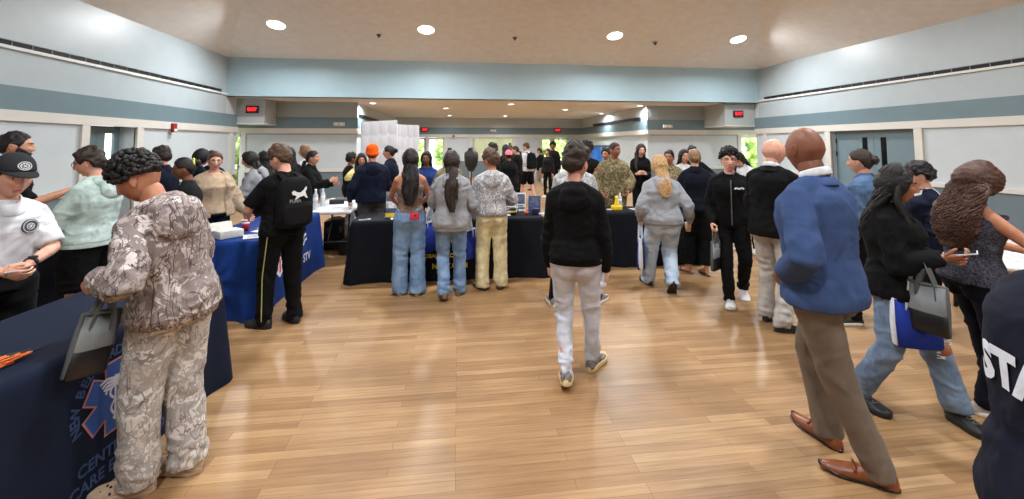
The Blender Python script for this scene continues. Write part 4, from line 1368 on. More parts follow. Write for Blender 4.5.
# recessed ceiling lamps
def lamp_disc(loc, tilt, r, label, group):
    o = empty('recessed_lamp', loc); o.rotation_euler = tilt; tag(o, label, 'ceiling lamp', group)
    g = G(); n = 32; th = np.linspace(0, 2 * PI, n, endpoint=False)
    R = lambda q, z: np.stack([q * np.cos(th), q * np.sin(th), np.full(n, z)], 1)
    g.loft([R(r * 1.16, .0), R(r * 1.15, -.012), R(r * 1.02, -.014), R(r, .0)], False); obj('trim_ring', g, m_white, o)
    g = G(); g.loft([R(r, -.004), R(r * .6, -.012), R(r * .1, -.015)], True); obj('lens', g, emit('lamp_lens_glow', (255, 252, 244), 9), o)
ts = math.atan(.3)
vis = [(-4.47, 11.05, 'leftmost recessed lamp on the sloping ceiling'), (-.84, 11.05, 'second recessed lamp from left on the sloping ceiling'), (4.19, 11.05, 'second recessed lamp from right on the sloping ceiling'), (7.78, 11.03, 'rightmost recessed lamp on the sloping ceiling')]
for x, y, lb in vis: lamp_disc((x, y, ZE + .3 * (YB - y) - .004), (-ts, 0, 0), .205, lb, 'recessed lamps in the front ceiling')
rear = [(-2.77, 14.4, 'recessed lamp in the rear ceiling nearest the left corner'), (-.46, 16.1, 'recessed rear ceiling lamp right of the white partition panels'), (1.74, 14.2, 'nearest central recessed lamp in the low rear ceiling'), (4.1, 16.2, 'recessed rear ceiling lamp above the right exit door'), (6.25, 14.2, 'recessed rear ceiling lamp nearest the right facing wall'), (-.4, 20.2, 'far recessed lamp by the left exit sign'), (6.2, 18.1, 'recessed rear lamp beside the right side wall'), (2.2, 20.2, 'far central recessed lamp before the window wall')]
for x, y, lb in rear: lamp_disc((x, y, ZR - .001), (0, 0, 0), .11, lb, 'recessed lamps in the rear ceiling')
for x, y, z, lb in ((-2.07, 11.36, 4.55, 'small grey sprinkler head between the two left lamps'), (1.49, 11.3, 4.57, 'small grey sprinkler head in the middle of the sloping ceiling'), (5.47, 11.33, 4.56, 'small dark sprinkler head between the two right lamps')):
    o = empty('sprinkler', (x, y, ZE + .3 * (YB - y) - .005)); tag(o, lb, 'sprinkler', 'sprinklers in the ceiling')
    g = G(); g.cyl((0, 0, -.02), .06, .03, 20); obj('escutcheon', g, m_grey, o)
    g = G(); g.cyl((0, 0, -.06), .02, .05, 12); g.cyl((0, 0, -.065), .035, .006, 14); obj('nozzle', g, m_dark, o)

def light(loc, power, size, spread=160, rot=(0, 0, 0), col=(.95, .98, 1)):
    L = bpy.data.lights.new('lamp_light', 'AREA'); L.shape = 'DISK'; L.size = size; L.energy = power; L.color = col; L.spread = rad(spread)
    o = bpy.data.objects.new('lamp_light', L); C.objects.link(o); o.location = loc; o.rotation_euler = rot
for x, y, _ in vis: light((x, y - .02, ZE + .3 * (YB - y) - .05), LP_VIS, .38, 170, (-ts, 0, 0))
for y in (7.0, 3.0, -1.0, -4.5):
    for x in (-4.4, -.8, 4.1, 7.7): light((x, y, min(5.5, ZE + .3 * (YB - y)) - .12 if -3 < y else 4.9), LP_HALL, .42, 170)
for x, y, _ in rear: light((x, y, ZR - .04), LP_REAR, .2, 165)

# daylight outside
w = bpy.data.worlds.new('daylight'); bpy.context.scene.world = w; w.use_nodes = True
bg = w.node_tree.nodes['Background']; bg.inputs[0].default_value = (.86, .93, 1, 1); bg.inputs[1].default_value = 4.0
S = bpy.data.lights.new('sun', 'SUN'); S.energy = 9; S.angle = .05; so = bpy.data.objects.new('sun', S); C.objects.link(so); so.rotation_euler = (rad(48), 0, rad(15))

# ------------------------------------------------------------------ camera
cam = bpy.data.cameras.new('camera'); co = bpy.data.objects.new('camera', cam); C.objects.link(co)
co.location = (0, 0, 1.70); co.rotation_euler = (rad(90 + 3.76), 0, rad(-7.12))
cam.sensor_width = 36; cam.lens = 430 / 1024 * 36; cam.shift_y = -(249.5 - 115.7) / 1024
cam.clip_start = .05; cam.clip_end = 200
bpy.context.scene.camera = co
vs = bpy.context.scene.view_settings
vs.view_transform = 'Standard'; vs.look = 'None'; vs.gamma = 1; vs.use_curve_mapping = False; vs.exposure = EXPO
cy = bpy.context.scene.cycles
cy.max_bounces = 8; cy.diffuse_bounces = 5; cy.glossy_bounces = 3; cy.transparent_max_bounces = 8; cy.caustics_reflective = False; cy.caustics_refractive = False
cy.sample_clamp_indirect = 6
# ------------------------------------------------------------------ tables and cloths
def cloth_out(s, f, amp, seed, flat):
    """outward offset of the skirt at perimeter position s (metres), depth fraction f"""
    w = math.sin(s * 11 + seed) * .5 + math.sin(s * 23 + 2 * seed) * .3 + math.sin(s * 5.3 + 3 * seed) * .4
    k = 1.0
    for a, b in flat:
        k *= 1 - .9 * (sstep(s, a - .15, a) * (1 - sstep(s, b, b + .15)))
    return .012 + .034 * f + amp * w * k * f

def tablecloth(name, label, cx, cy, rz, L, W, h, mat, amp=.03, seed=1, flat=(), group=None, knot=None):
    """front skirt faces local -y; perimeter s runs from the front left corner along the front"""
    o = empty(name, (cx, cy, 0), rz); tag(o, label, 'tablecloth', group)
    r = .035; per = []
    def seg(x0, y0, x1, y1, nx, ny):
        n = max(2, int(math.hypot(x1 - x0, y1 - y0) / .022))
        for i in range(n): per.append((x0 + (x1 - x0) * i / n, y0 + (y1 - y0) * i / n, nx, ny))
    def arc(cx_, cy_, a0):
        for i in range(7): a = rad(a0 + 90 * i / 7); per.append((cx_ + r * math.cos(a), cy_ + r * math.sin(a), math.cos(a), math.sin(a)))
    x0, x1, y0, y1 = -L / 2, L / 2, -W / 2, W / 2
    seg(x0 + r, y0, x1 - r, y0, 0, -1); arc(x1 - r, y0 + r, -90); seg(x1, y0 + r, x1, y1 - r, 1, 0); arc(x1 - r, y1 - r, 0)
    seg(x1 - r, y1, x0 + r, y1, 0, 1); arc(x0 + r, y1 - r, 90); seg(x0, y1 - r, x0, y0 + r, -1, 0); arc(x0 + r, y0 + r, 180)
    per = np.array(per); n = len(per)
    ds = np.hypot(*(np.roll(per[:, :2], -1, 0) - per[:, :2]).T); ss = np.concatenate([[0], np.cumsum(ds)[:-1]])
    corner = np.array([math.exp(-(min(abs(p[0] - x0), abs(p[0] - x1)) ** 2 + min(abs(p[1] - y0), abs(p[1] - y1)) ** 2) / .02) for p in per])
    rings = []
    for q, z, f in ((.0, h * .0, 0),):
        pass
    top = np.stack([per[:, 0], per[:, 1], np.full(n, h)], 1)
    for k in (.15, .5, .85): rings.append(np.stack([per[:, 0] * k, per[:, 1] * k, np.full(n, h)], 1))
    rings.append(np.stack([per[:, 0] - per[:, 2] * .012, per[:, 1] - per[:, 3] * .012, np.full(n, h)], 1))
    rings.append(np.stack([per[:, 0] + per[:, 2] * .004, per[:, 1] + per[:, 3] * .004, np.full(n, h - .004)], 1))
    rows = 22
    for i in range(1, rows + 1):
        f = i / rows
        off = np.array([cloth_out(s, f, amp, seed, flat) for s in ss]) + corner * f * .06
        zz = np.full(n, (h - .012) * (1 - f) + .004)
        P = np.stack([per[:, 0] + per[:, 2] * off, per[:, 1] + per[:, 3] * off, zz], 1)
        if knot is not None:
            kx, kz = knot     # gathered and pinned on the left end
            d2 = ((P[:, 1] - kx) / .30) ** 2 + ((zz - kz) / .22) ** 2
            w_ = np.exp(-d2) * (per[:, 2] < -.5)
            P[:, 1] += (kx - P[:, 1]) * .55 * w_
            P[:, 0] -= w_ * (.05 + .03 * np.sin(np.arctan2(zz - kz, P[:, 1] - kx + 1e-6) * 7))
        rings.append(P)
    g = G(); g.loft(rings, False)
    g.f.append(tuple(range(n))[::-1]); g.m.append(0)
    c = obj('cloth', g, mat, o)
    return o

def on_front(o, V, F, x, z, L, W, h, amp, seed, flat, mat, name, d=.006, sx=1.0):
    V = np.asarray(V); P = []
    for u, v in V[:, :2]:
        X = x + u * sx; Z = z + v; s = X + L / 2 - .035
        P.append((X, -W / 2 - cloth_out(s, 1 - Z / h, amp, seed, flat) - d, Z))
    g = G(); g.add(P, F)
    return obj(name, g, mat, o, False, False)

navy_cloth = fabric('cloth_navy', (17, 26, 46), .10, 5, 600, .1, .85)
black_cloth = fabric('cloth_black', (12, 14, 23), .10, 5, 600, .1, .85)
blue_cloth = fabric('cloth_royal_blue', (17, 50, 116), .12, 5, 600, .1, .8)
y_ink = plain('print_yellow', (226, 196, 40), .7)
w_ink = plain('print_white', (214, 220, 232), .7)
slate_ink = plain('print_dull_blue', (42, 68, 114), .7)
star_ink = plain('print_star_blue', (38, 82, 158), .7)
pink_ink = plain('print_pale_red', (196, 132, 126), .7)
red_ink = plain('print_red', (190, 40, 48), .7)

# near table on the left
RA = rad(90 - 3.6)
LA, WA = 1.86, .70
tA = tablecloth('tablecloth', 'dark navy table cover with blue star emblem, nearest table at left', -2.115, 2.55, RA, LA, WA, .745, navy_cloth, .018, 2.2, ((.2, 1.5),))
kwA = dict(L=LA, W=WA, h=.745, amp=.018, seed=2.2, flat=((.2, 1.5),))
def star(r, w):
    V = []; F = []
    for k in range(3):
        a = rad(90 + 60 * k); u = A3(math.cos(a), math.sin(a)) if False else np.array([math.cos(a), math.sin(a)]); v = np.array([-u[1], u[0]])
        b = len(V); V += [u * r + v * w, u * r - v * w, -u * r - v * w, -u * r + v * w]; F.append((b, b + 1, b + 2, b + 3))
    return np.array(V), F
LX, LZ = .0, .42
V, F = star(.175, .058); on_front(tA, V, F, LX, LZ, mat=pink_ink, name='emblem_outline', d=.004, **kwA)
V, F = star(.166, .050); on_front(tA, V, F, LX, LZ, mat=star_ink, name='star_emblem', d=.006, **kwA)
def ribbon(pts, w):
    P = np.array(pts, float); V = []; F = []
    for i, p in enumerate(P):
        t = P[min(i + 1, len(P) - 1)] - P[max(i - 1, 0)]; t = t / (np.hypot(*t) + 1e-9); nn = np.array([-t[1], t[0]]) * w; V += [p + nn, p - nn]
    for i in range(len(P) - 1): F.append((2 * i, 2 * i + 1, 2 * i + 3, 2 * i + 2))
    return V, F
V, F = ribbon([(0, .10), (0, -.12)], .006)
for sg in (-1, 1):
    v, f = ribbon([(sg * .034 * math.sin(t * 2.2 * PI) * (1 - .45 * t), .06 - .17 * t) for t in np.linspace(0, 1, 24)], .006); b = len(V); V = V + v; F = F + [tuple(i + b for i in q) for q in f]
    for j in range(4):
        v, f = ribbon([(0, .085 - j * .012), (sg * .05, .10 - j * .018), (sg * (.09 - j * .012), .088 - j * .02)], .0065); b = len(V); V = V + v; F = F + [tuple(i + b for i in q) for q in f]
on_front(tA, V, F, LX, LZ, mat=w_ink, name='winged_staff', d=.008, **kwA)
def arc_text(txt, R, a0, a1, size):
    AV = []; AF = []
    for i, ch in enumerate(txt):
        if ch == ' ': continue
        a = rad(a0 + (a1 - a0) * i / (len(txt) - 1)); V, F = text_mesh(ch, size, .002)
        if not len(V): continue
        c, s = math.cos(a - PI / 2), math.sin(a - PI / 2); b = len(AV)
        for u, v in V[:, :2]: AV.append((R * math.cos(a) + c * u - s * v, R * math.sin(a) + s * u + c * v))
        AF += [tuple(q + b for q in f) for f in F]
    return np.array(AV), AF
V, F = arc_text('NEW BEDFORD', .215, 196, 84, .066); on_front(tA, V, F, LX, LZ, mat=slate_ink, name='lettering', **kwA)
V, F = text_mesh('CENTER FOR', .075, .002); on_front(tA, V, F, LX + .02, .165, mat=slate_ink, name='lettering', **kwA)
V, F = text_mesh('CARE EDUCATION', .075, .002); on_front(tA, V, F, LX + .08, .085, mat=slate_ink, name='lettering', **kwA)

# blue table behind it
LB, WB = 1.80, .68; kwB = dict(L=LB, W=WB, h=.745, amp=.03, seed=4.1, flat=((.35, 1.75),))
tB = tablecloth('tablecloth', 'royal blue table cover gathered at its near corner, second table at left', -2.285, 5.50, rad(90 - 1.5), LB, WB, .745, blue_cloth, .03, 4.1, ((.35, 1.75),), knot=(0.02, .36))
shield = np.array([(-.12, .15), (.12, .15), (.12, -.02), (.07, -.12), (0, -.17), (-.07, -.12), (-.12, -.02)])
V = shield; on_front(tB, V, [tuple(range(7))], -.42, .42, mat=w_ink, name='shield_emblem', d=.005, **kwB)
for k in range(3):
    x = -.085 + k * .07; on_front(tB, [(x, .03), (x + .035, .03), (x + .035, -.09 - .03 * (k == 1)), (x, -.09 - .03 * (k == 1))], [(0, 1, 2, 3)], -.42, .42, mat=red_ink, name='red_stripe', d=.008, **kwB)
on_front(tB, [(-.11, .14), (.11, .14), (.11, .045), (-.11, .045)], [(0, 1, 2, 3)], -.42, .42, mat=plain('print_navy', (24, 36, 80), .7), name='blue_chief', d=.008, **kwB)
V, F = text_mesh('STV', .14, .003); on_front(tB, V, F, .36, .27, mat=w_ink, name='lettering', **kwB)
V, F = ribbon([(-.06, 0), (-.02, .05), (.05, .06)], .016); v, f = ribbon([(-.05, -.06), (.0, -.01), (.07, .0)], .016); V = V + v; F = F + [tuple(i + 6 for i in q) for q in f]
on_front(tB, V, F, .30, .50, mat=w_ink, name='wave_mark', **kwB)

# two black tables in the middle
LC, WC = 2.42, .70; kwC = dict(L=LC, W=WC, h=.745, amp=.022, seed=1.3, flat=((.75, 1.75),))
tC = tablecloth('tablecloth', 'black table cover with yellow lettering in the middle of the hall', -.09, 5.93, 0, LC, WC, .745, black_cloth, .022, 1.3, ((.75, 1.75),))
V, F = text_mesh('NAVY', .27, .006); on_front(tC, V, F, .03, .52, mat=y_ink, name='lettering', **kwC)
V, F = text_mesh('GLOBAL FORCE FOR GOOD', .066, .002); on_front(tC, V, F, .02, .305, mat=y_ink, name='lettering', **kwC)
V, F = text_mesh('NAVY.COM', .085, .003); on_front(tC, V, F, .0, .18, mat=y_ink, name='lettering', **kwC)
tD = tablecloth('tablecloth', 'plain black table cover in front of the soldiers, right of the middle', 2.45, 6.15, 0, 1.86, .56, .745, black_cloth, .03, 5.2, ())
tE = tablecloth('tablecloth', 'black table cover with papers behind the bearded man', -4.40, 5.18, 0, 1.9, .70, .745, black_cloth, .02, 7.2, ())

# white folding table with black legs
tF = empty('folding_table', (-1.87, 7.25, 0), rad(90)); tag(tF, 'white folding table with black steel legs left of the black tables', 'folding table')
g = G(); g.rbox((-.80, -.36, .70), (.80, .36, .745), .02); obj('tabletop', g, plain('white_plastic', (218, 220, 222), .5), tF)
for sx in (-1, 1):
    g = G(); X = sx * .62
    g.tube([(X, -.30, .70), (X, -.28, .25), (X + sx * .02, -.31, .013)], [.0125] * 3, 10); obj('leg', g, m_dark, tF)
    g = G(); g.tube([(X, .30, .70), (X, .28, .25), (X + sx * .02, .31, .013)], [.0125] * 3, 10); obj('leg', g, m_dark, tF)
    g = G(); g.tube([(X, -.285, .28), (X, .285, .28)], [.01] * 2, 8); g.tube([(X, 0, .28), (X - sx * .26, 0, .69)], [.009] * 2, 8); obj('brace', g, m_dark, tF)

# table at the right wall
tR = empty('table', (4.95, 3.30, 0), rad(48)); tag(tR, 'wood edged table with white papers by the right wall', 'table')
g = G(); g.rbox((-.76, -.36, .712), (.76, .36, .742), .01); obj('tabletop', g, plain('laminate_white', (206, 206, 204), .4), tR)
g = G(); g.box((-.765, -.365, .700), (.765, .365, .716)); obj('wood_edge', g, plain('edge_oak', (176, 118, 60), .5, var=.15), tR, False)
for sx in (-1, 1):
    for sy in (-1, 1):
        g = G(); g.tube([(sx * .68, sy * .28, .70), (sx * .70, sy * .30, .0)], [.02, .018], 10, False, False); obj('leg', g, m_dark, tR)

# ------------------------------------------------------------------ small things
paper = plain('paper_white', (228, 230, 232), .8, var=.01)
def sheet(x, y, z, rz, w, h, label, mat=None, name='paper_sheet', cat='paper', group=None, t=.002):
    o = empty(name, (x, y, z), rz); tag(o, label, cat, group)
    g = G(); n = 8
    X = np.linspace(-w / 2, w / 2, n); V = []; F = []
    for zt in (0, t):
        for x_ in X:
            for y_ in (-h / 2, h / 2): V.append((x_, y_, zt + .0025 * (1 + math.sin(x_ * 40)) * .3))
    for i in range(n - 1):
        a = 2 * i; F.append((a, a + 1, a + 3, a + 2)); b = a + 2 * n; F.append((b, b + 2, b + 3, b + 1)); F.append((a, a + 2, b + 2, b)); F.append((a + 1, b + 1, b + 3, a + 3))
    F.append((0, 2 * n, 2 * n + 1, 1)); F.append((2 * n - 2, 2 * n - 1, 4 * n - 1, 4 * n - 2))
    g.add(V, F); obj('page', g, mat or paper, o, False)
    g = G()
    for k in range(4): g.box((-w * .38, h * (.28 - k * .17) - .004, t + .0022), (w * (.3 - .1 * (k % 2)), h * (.28 - k * .17) + .004, t + .0030))
    obj('printed_lines', g, plain('ink_grey', (110, 120, 140), .8), o, False)
    return o
ZT = .749
sheet(-2.04, 4.82, ZT, .4, .28, .22, 'white leaflet at the near end of the blue table')
sheet(-2.06, 5.10, ZT, -.3, .28, .21, 'white leaflet further along the blue table')
sheet(-2.10, 5.33, ZT, 1.2, .30, .21, 'pale blue leaflet beside the red cup', plain('paper_pale_blue', (120, 170, 222), .7))
def carton(x, y, z, rz, label):
    o = empty('carton', (x, y, z), rz); tag(o, label, 'box')
    g = G(); g.rbox((-.11, -.085, 0), (.11, .085, .075), .006); obj('tray', g, plain('card_white', (216, 214, 208), .8), o)
    g = G(); g.box((-.11, .085, .06), (.11, .095, .15), M=Rx(-.5), c=(0, .03, .045)); obj('lid_flap', g, plain('card_white', (216, 214, 208), .8), o, False)
carton(-2.33, 4.80, ZT, .9, 'open white carton on the blue table')
def cup(x, y, z, mat, label, r=.042, h=.115, lid=True, group=None):
    o = empty('cup', (x, y, z)); tag(o, label, 'cup', group)
    g = G(); g.tube([(0, 0, 0), (0, 0, h)], [r * .74, r], 24, False, False); obj('cup_body', g, mat, o)
    g = G(); th = np.linspace(0, 2 * PI, 25); g.tube([(r * math.cos(t), r * math.sin(t), h) for t in th], [.004] * 25, 6)
    obj('rim', g, paper, o)
    if lid: g = G(); g.cyl((0, 0, h - .004), r * .9, .003, 24); obj('drink', g, plain('lid_white', (230, 228, 224), .5), o)
    return o
c = cup(-2.31, 5.12, ZT, plain('cup_red', (176, 34, 46), .5), 'red paper cup with white band on the blue table')
g = G(); g.tube([(0, 0, .078), (0, 0, .098)], [.0395, .0412], 24, False, False); obj('white_band', g, paper, c)
sheet(-4.25, 5.28, ZT, .1, .30, .22, 'white paper lying left on the table behind the bearded man')
sheet(-3.95, 5.02, ZT, .5, .30, .22, 'white paper nearest the mint hoodie on the black table')
for i, (x, y, rz, lb) in enumerate(((-3.93, 4.94, .2, 'yellow pencil on the papers by the mint hoodie'), (-4.02, 5.06, .9, 'brown pencil on the papers by the mint hoodie'))):
    o = empty('pencil', (x, y, ZT + .009), rz); tag(o, lb, 'pencil', 'pencils on the papers')
    g = G(); g.tube([(-.085, 0, .004), (.075, 0, .004)], [.004] * 2, 6, False, False); obj('barrel', g, plain(('pencil_yellow', 'pencil_brown')[i], ((214, 160, 40), (120, 76, 40))[i], .4), o)
    g = G(); g.tube([(.075, 0, .004), (.098, 0, .004)], [.004, .0006], 6, False, False); obj('tip', g, plain('graphite', (40, 40, 44), .5), o)
# orange and black pens in a heap on the near table
rnd = random.Random(3)
where = ['nearest the table edge', 'second in the heap', 'third in the heap', 'in the middle of the heap', 'lying crosswise in the heap', 'on top of the heap', 'at the back of the heap', 'at the far end of the heap', 'half under the heap', 'at the left side of the heap', 'pointing to the table edge', 'at the right end of the heap']
for i in range(12):
    o = empty('pen', (-1.985 + .016 * (i % 6) + rnd.uniform(-.01, .01), 2.12 + .016 * i * .6 + rnd.uniform(-.012, .012), ZT + .003 + .010 * (i // 6)), rad(70 + rnd.uniform(-16, 16)))
    tag(o, 'orange and black pen on the navy table, ' + where[i], 'pen', 'orange pens on the navy table')
    g = G(); g.tube([(-.07, 0, .005), (.03, 0, .005)], [.005] * 2, 8); obj('barrel', g, plain('pen_orange', (236, 112, 36), .4), o)
    g = G(); g.tube([(.03, 0, .005), (.055, 0, .005), (.073, 0, .005)], [.0056, .005, .001], 8); obj('grip', g, m_blackplastic, o)
    g = G(); g.tube([(-.068, 0, .011), (-.02, 0, .011)], [.0016] * 2, 6); obj('clip', g, m_blackplastic, o)

# things on the folding table
def box_item(name, label, cat, x, y, z, rz, sz, mat, part='body', lid=None, group=None, tilt=0):
    o = empty(name, (x, y, z), rz); tag(o, label, cat, group)
    g = G(); M = Rx(tilt); g.rbox((-sz[0] / 2, -sz[1] / 2, 0), (sz[0] / 2, sz[1] / 2, sz[2]), min(sz) * .2, M=M); obj(part, g, mat, o)
    return o
def bottle(x, y, z, label, h=.2, r=.032, capc=(230, 230, 232), body=None, rz=0, group=None, tilt=None):
    o = empty('bottle', (x, y, z), rz); tag(o, label, 'bottle', group)
    if tilt is not None: o.rotation_euler = tilt
    g = G(); g.tube([(0, 0, 0), (0, 0, .006), (0, 0, h * .3), (0, 0, h * .34), (0, 0, h * .62), (0, 0, h * .68), (0, 0, h * .84), (0, 0, h * .93)], [r * .9, r, r, r * .94, r * .94, r, r * .42, r * .4], 20, False, False)
    obj('bottle_body', g, body or plain('clear_plastic', (206, 214, 220), .08, var=.01), o)
    g = G(); g.cyl((0, 0, h * .92), r * .45, h * .08, 16); obj('bottle_cap', g, plain('cap_%d' % capc[0], capc, .4), o)
    g = G(); g.tube([(0, 0, h * .36), (0, 0, h * .60)], [r * .98, r * .98], 20, False, False); obj('bottle_label', g, plain('label_white', (226, 226, 228), .6), o)
    return o
bottle(-2.05, 6.62, .745, 'tall clear bottle on the folding table by the police officer', .30, .036)
bottle(-2.06, 7.0, .745, 'second clear bottle further back on the folding table', .27, .034)
sheet(-1.72, 6.75, .749, .2, .34, .24, 'white papers fanned on the folding table')
sheet(-1.60, 7.25, .749, -.3, .30, .22, 'sheet in the middle of the folding table')
box_item('radio', 'black radio lying on the folding table', 'radio', -1.92, 7.25, .745, .3, (.22, .12, .07), m_blackplastic, 'case')
box_item('pouch', 'orange pouch lying on the folding table', 'pouch', -1.58, 7.65, .745, .2, (.18, .1, .05), plain('pouch_orange', (222, 120, 60), .7), 'fabric_body')
box_item('tool_tray', 'grey tray of gear at the back of the folding table', 'tray', -1.9, 7.6, .745, 0, (.26, .14, .05), plain('tray_grey', (90, 96, 104), .5), 'tray_body')
# cases under the folding table
def case(x, y, rz, sz, label):
    o = empty('equipment_case', (x, y, 0), rz); tag(o, label, 'case', 'cases under the folding table')
    g = G(); g.rbox((-sz[0] / 2, -sz[1] / 2, 0), (sz[0] / 2, sz[1] / 2, sz[2]), .025); obj('case_body', g, m_blackplastic, o)
    g = G(); g.tube([(-.08, 0, sz[2]), (-.07, 0, sz[2] + .035), (.07, 0, sz[2] + .035), (.08, 0, sz[2])], [.01] * 4, 8); obj('handle', g, m_grey, o)
    g = G()
    for sx in (-1, 1): g.rbox((sx * sz[0] * .3 - .02, -sz[1] / 2 - .012, sz[2] * .6), (sx * sz[0] * .3 + .02, -sz[1] / 2, sz[2] * .8), .004)
    obj('latch', g, m_grey, o)
case(-1.98, 7.52, .05, (.32, .40, .46), 'tall black equipment case under the folding table')
case(-1.64, 7.22, 1.5, (.5, .3, .22), 'low black equipment case under the folding table')
# white bag under the table end
def sackbag(x, y, z, label, c=(226, 228, 232), s=1.0, par=None):
    o = empty('plastic_bag', (x, y, z)); tag(o, label, 'bag')
    g = G(); g.tube([(0, 0, .0), (0, 0, .03), (.005, 0, .10), (0, 0, .17), (0, 0, .22), (0, 0, .25)], [(.05 * s, .03 * s), (.075 * s, .05 * s), (.08 * s, .055 * s), (.055 * s, .035 * s), (.02 * s, .015 * s), (.03 * s, .02 * s)], 18)
    V = g.v[0]; V += ((vnoise(V * 28, 3) - .5) * .018)[:, None] * nrm((1, 1, .3)); obj('bag_body', g, plain('bag_film_%d' % c[0], c, .3), o)
    g = G(); g.tube([(-.02, 0, .24), (-.025, 0, .29), (0, 0, .315), (.025, 0, .29), (.02, 0, .24)], [(.008, .003)] * 5, 8); obj('handle', g, plain('bag_film_%d' % c[0], c, .3), o)
    return o

# displays on the middle table
def stand_card(x, y, z, rz, w, h, mat, pic, label, group='display cards on the black table'):
    o = empty('display_card', (x, y, z), rz); tag(o, label, 'display card', group)
    M = Rx(-.22)
    g = G(); g.box((-w / 2, -.004, 0), (w / 2, .004, h), M=M); obj('card', g, mat, o, False)
    g = G(); g.box((-w * .4, -.0065, h * .38), (w * .4, -.004, h * .92), M=M); obj('picture', g, pic, o, False)
    g = G(); g.box((-w * .35, -.0065, h * .12), (w * .35, -.004, h * .2), M=M); g.box((-w * .35, -.0065, h * .25), (w * .2, -.004, h * .31), M=M); obj('caption_bars', g, plain('ink_dark', (40, 50, 70), .7), o, False)
    g = G(); g.box((-w * .12, 0, 0), (w * .12, .005, h * .85), M=Rx(.45), c=(0, h * .58, 0)); obj('strut', g, mat, o, False)
sea = plain('photo_sea', (90, 140, 200), .4, var=.4, scale=16); deck = plain('photo_deck', (60, 66, 90), .4, var=.6, scale=22)
stand_card(.74, 6.02, .746, .1, .155, .24, paper, sea, 'white display card with blue picture on the black table')
stand_card(.90, 6.14, .746, -.1, .13, .26, paper, deck, 'taller white display card behind the blue one')
stand_card(1.06, 5.98, .746, -.25, .17, .23, plain('card_navy', (36, 56, 120), .5), deck, 'navy display card nearest the table end')
o = box_item('mug', 'dark mug with yellow band before the display cards', 'mug', .74, 5.84, .746, 0, (.085, .085, .095), plain('mug_navy', (28, 34, 60), .4), 'mug_body')
g = G(); g.rbox((-.045, -.045, .03), (.045, .045, .06), .012); obj('yellow_band', g, y_ink, o)
g = G(); g.tube([(.04, 0, .08), (.072, 0, .075), (.075, 0, .03), (.04, 0, .02)], [.007] * 4, 8); obj('handle', g, plain('mug_navy', (28, 34, 60), .4), o)
o = box_item('mug', 'navy mug right of the display cards', 'mug', 1.04, 5.80, .746, .5, (.08, .08, .09), plain('mug_navy', (28, 34, 60), .4), 'mug_body')
g = G(); g.tube([(.04, 0, .08), (.072, 0, .075), (.075, 0, .03), (.04, 0, .02)], [.007] * 4, 8); obj('handle', g, plain('mug_navy', (28, 34, 60), .4), o)
o = empty('stress_ball', (.92, 5.80, .746)); tag(o, 'small orange red ball between the two mugs', 'ball'); g = G(); g.ell((0, 0, .03), (.032, .032, .03), None, 18, 12); obj('ball_body', g, plain('ball_orange', (206, 84, 50), .6), o)
g = G(); g.tube([(.033 * math.cos(t), .033 * math.sin(t), .03) for t in np.linspace(0, 2 * PI, 25)], [.0015] * 25, 5); obj('seam', g, m_blackplastic, o)
sheet(.60, 5.80, .749, .1, .2, .14, 'white flyer beside the cream trousers on the black table')
sheet(-.20, 5.82, .749, -.2, .3, .2, 'white flyer on black table left of the grey hoodie')
sheet(-.72, 5.75, .749, .15, .26, .2, 'white flyer near the left end of the black table')
sheet(-1.16, 5.68, .749, .4, .14, .05, 'small white sticker strip at the black table corner')
sheet(1.14, 5.90, .749, .05, .2, .14, 'white flyer at the right corner of the black table')
# leaflet rack at the left end of the middle table
o = empty('leaflet_rack', (-.86, 5.80, .752)); tag(o, 'small grey leaflet rack at the left of the black table', 'leaflet rack')
g = G(); g.box((-.075, .05, 0), (.075, .06, .33), M=Rx(-.15)); g.box((-.075, -.05, 0), (.075, .06, .012)); obj('rack_back', g, plain('acrylic_grey', (140, 146, 156), .2), o, False)
for k, c in enumerate(((60, 70, 100), (200, 204, 210), (70, 84, 120))):
    g = G(); g.box((-.065, -.02 + .025 * k, .02 + .085 * k), (.065, -.012 + .025 * k, .115 + .085 * k), M=Rx(-.15)); obj('leaflet', g, plain('leaflet_%d' % k, c, .5, var=.3), o, False)
g = G(); g.box((-.06, -.05, .01), (.06, -.044, .06)); obj('yellow_label', g, y_ink, o, False)
# on the table before the soldiers
o = empty('hand_bell', (2.28, 6.05, .746)); tag(o, 'yellow plastic trophy figure on the table before the soldier', 'trophy')
g = G(); g.rbox((-.075, -.05, 0), (.075, .05, .07), .02); g.tube([(0, 0, .06), (0, 0, .10), (0, 0, .15)], [.045, .03, .022], 16); obj('base', g, plain('plastic_yellow', (236, 200, 30), .35), o)
g = G(); g.ell((0, 0, .175), (.026, .026, .03), None, 16, 12); obj('top_knob', g, plain('plastic_yellow', (236, 200, 30), .35), o)
o.name = 'trophy'
bottle(2.42, 6.28, .746, 'white capped bottle behind the yellow trophy', .22, .03)
bottle(1.92, 6.05, .746, 'yellow bottle at the left end of the soldiers table', .17, .03, (30, 60, 130), plain('bottle_yellow', (226, 190, 40), .3))
sheet(2.62, 6.1, .749, .3, .22, .16, 'white card right of the yellow trophy')
sheet(2.10, 6.12, .749, -.2, .3, .12, 'patterned strip left of the yellow trophy', plain('strip_pattern', (150, 150, 160), .6, var=.5, scale=60))
# right table
sheet(4.75, 3.12, .745, .9, .40, .28, 'large white form near the edge of the right table')
sheet(5.05, 3.48, .745, .7, .30, .21, 'white sheet further along the right table')
box_item('tissue_box', 'white box at the back of the right table', 'box', 5.35, 3.35, .744, .8, (.22, .12, .09), paper, 'box_body')

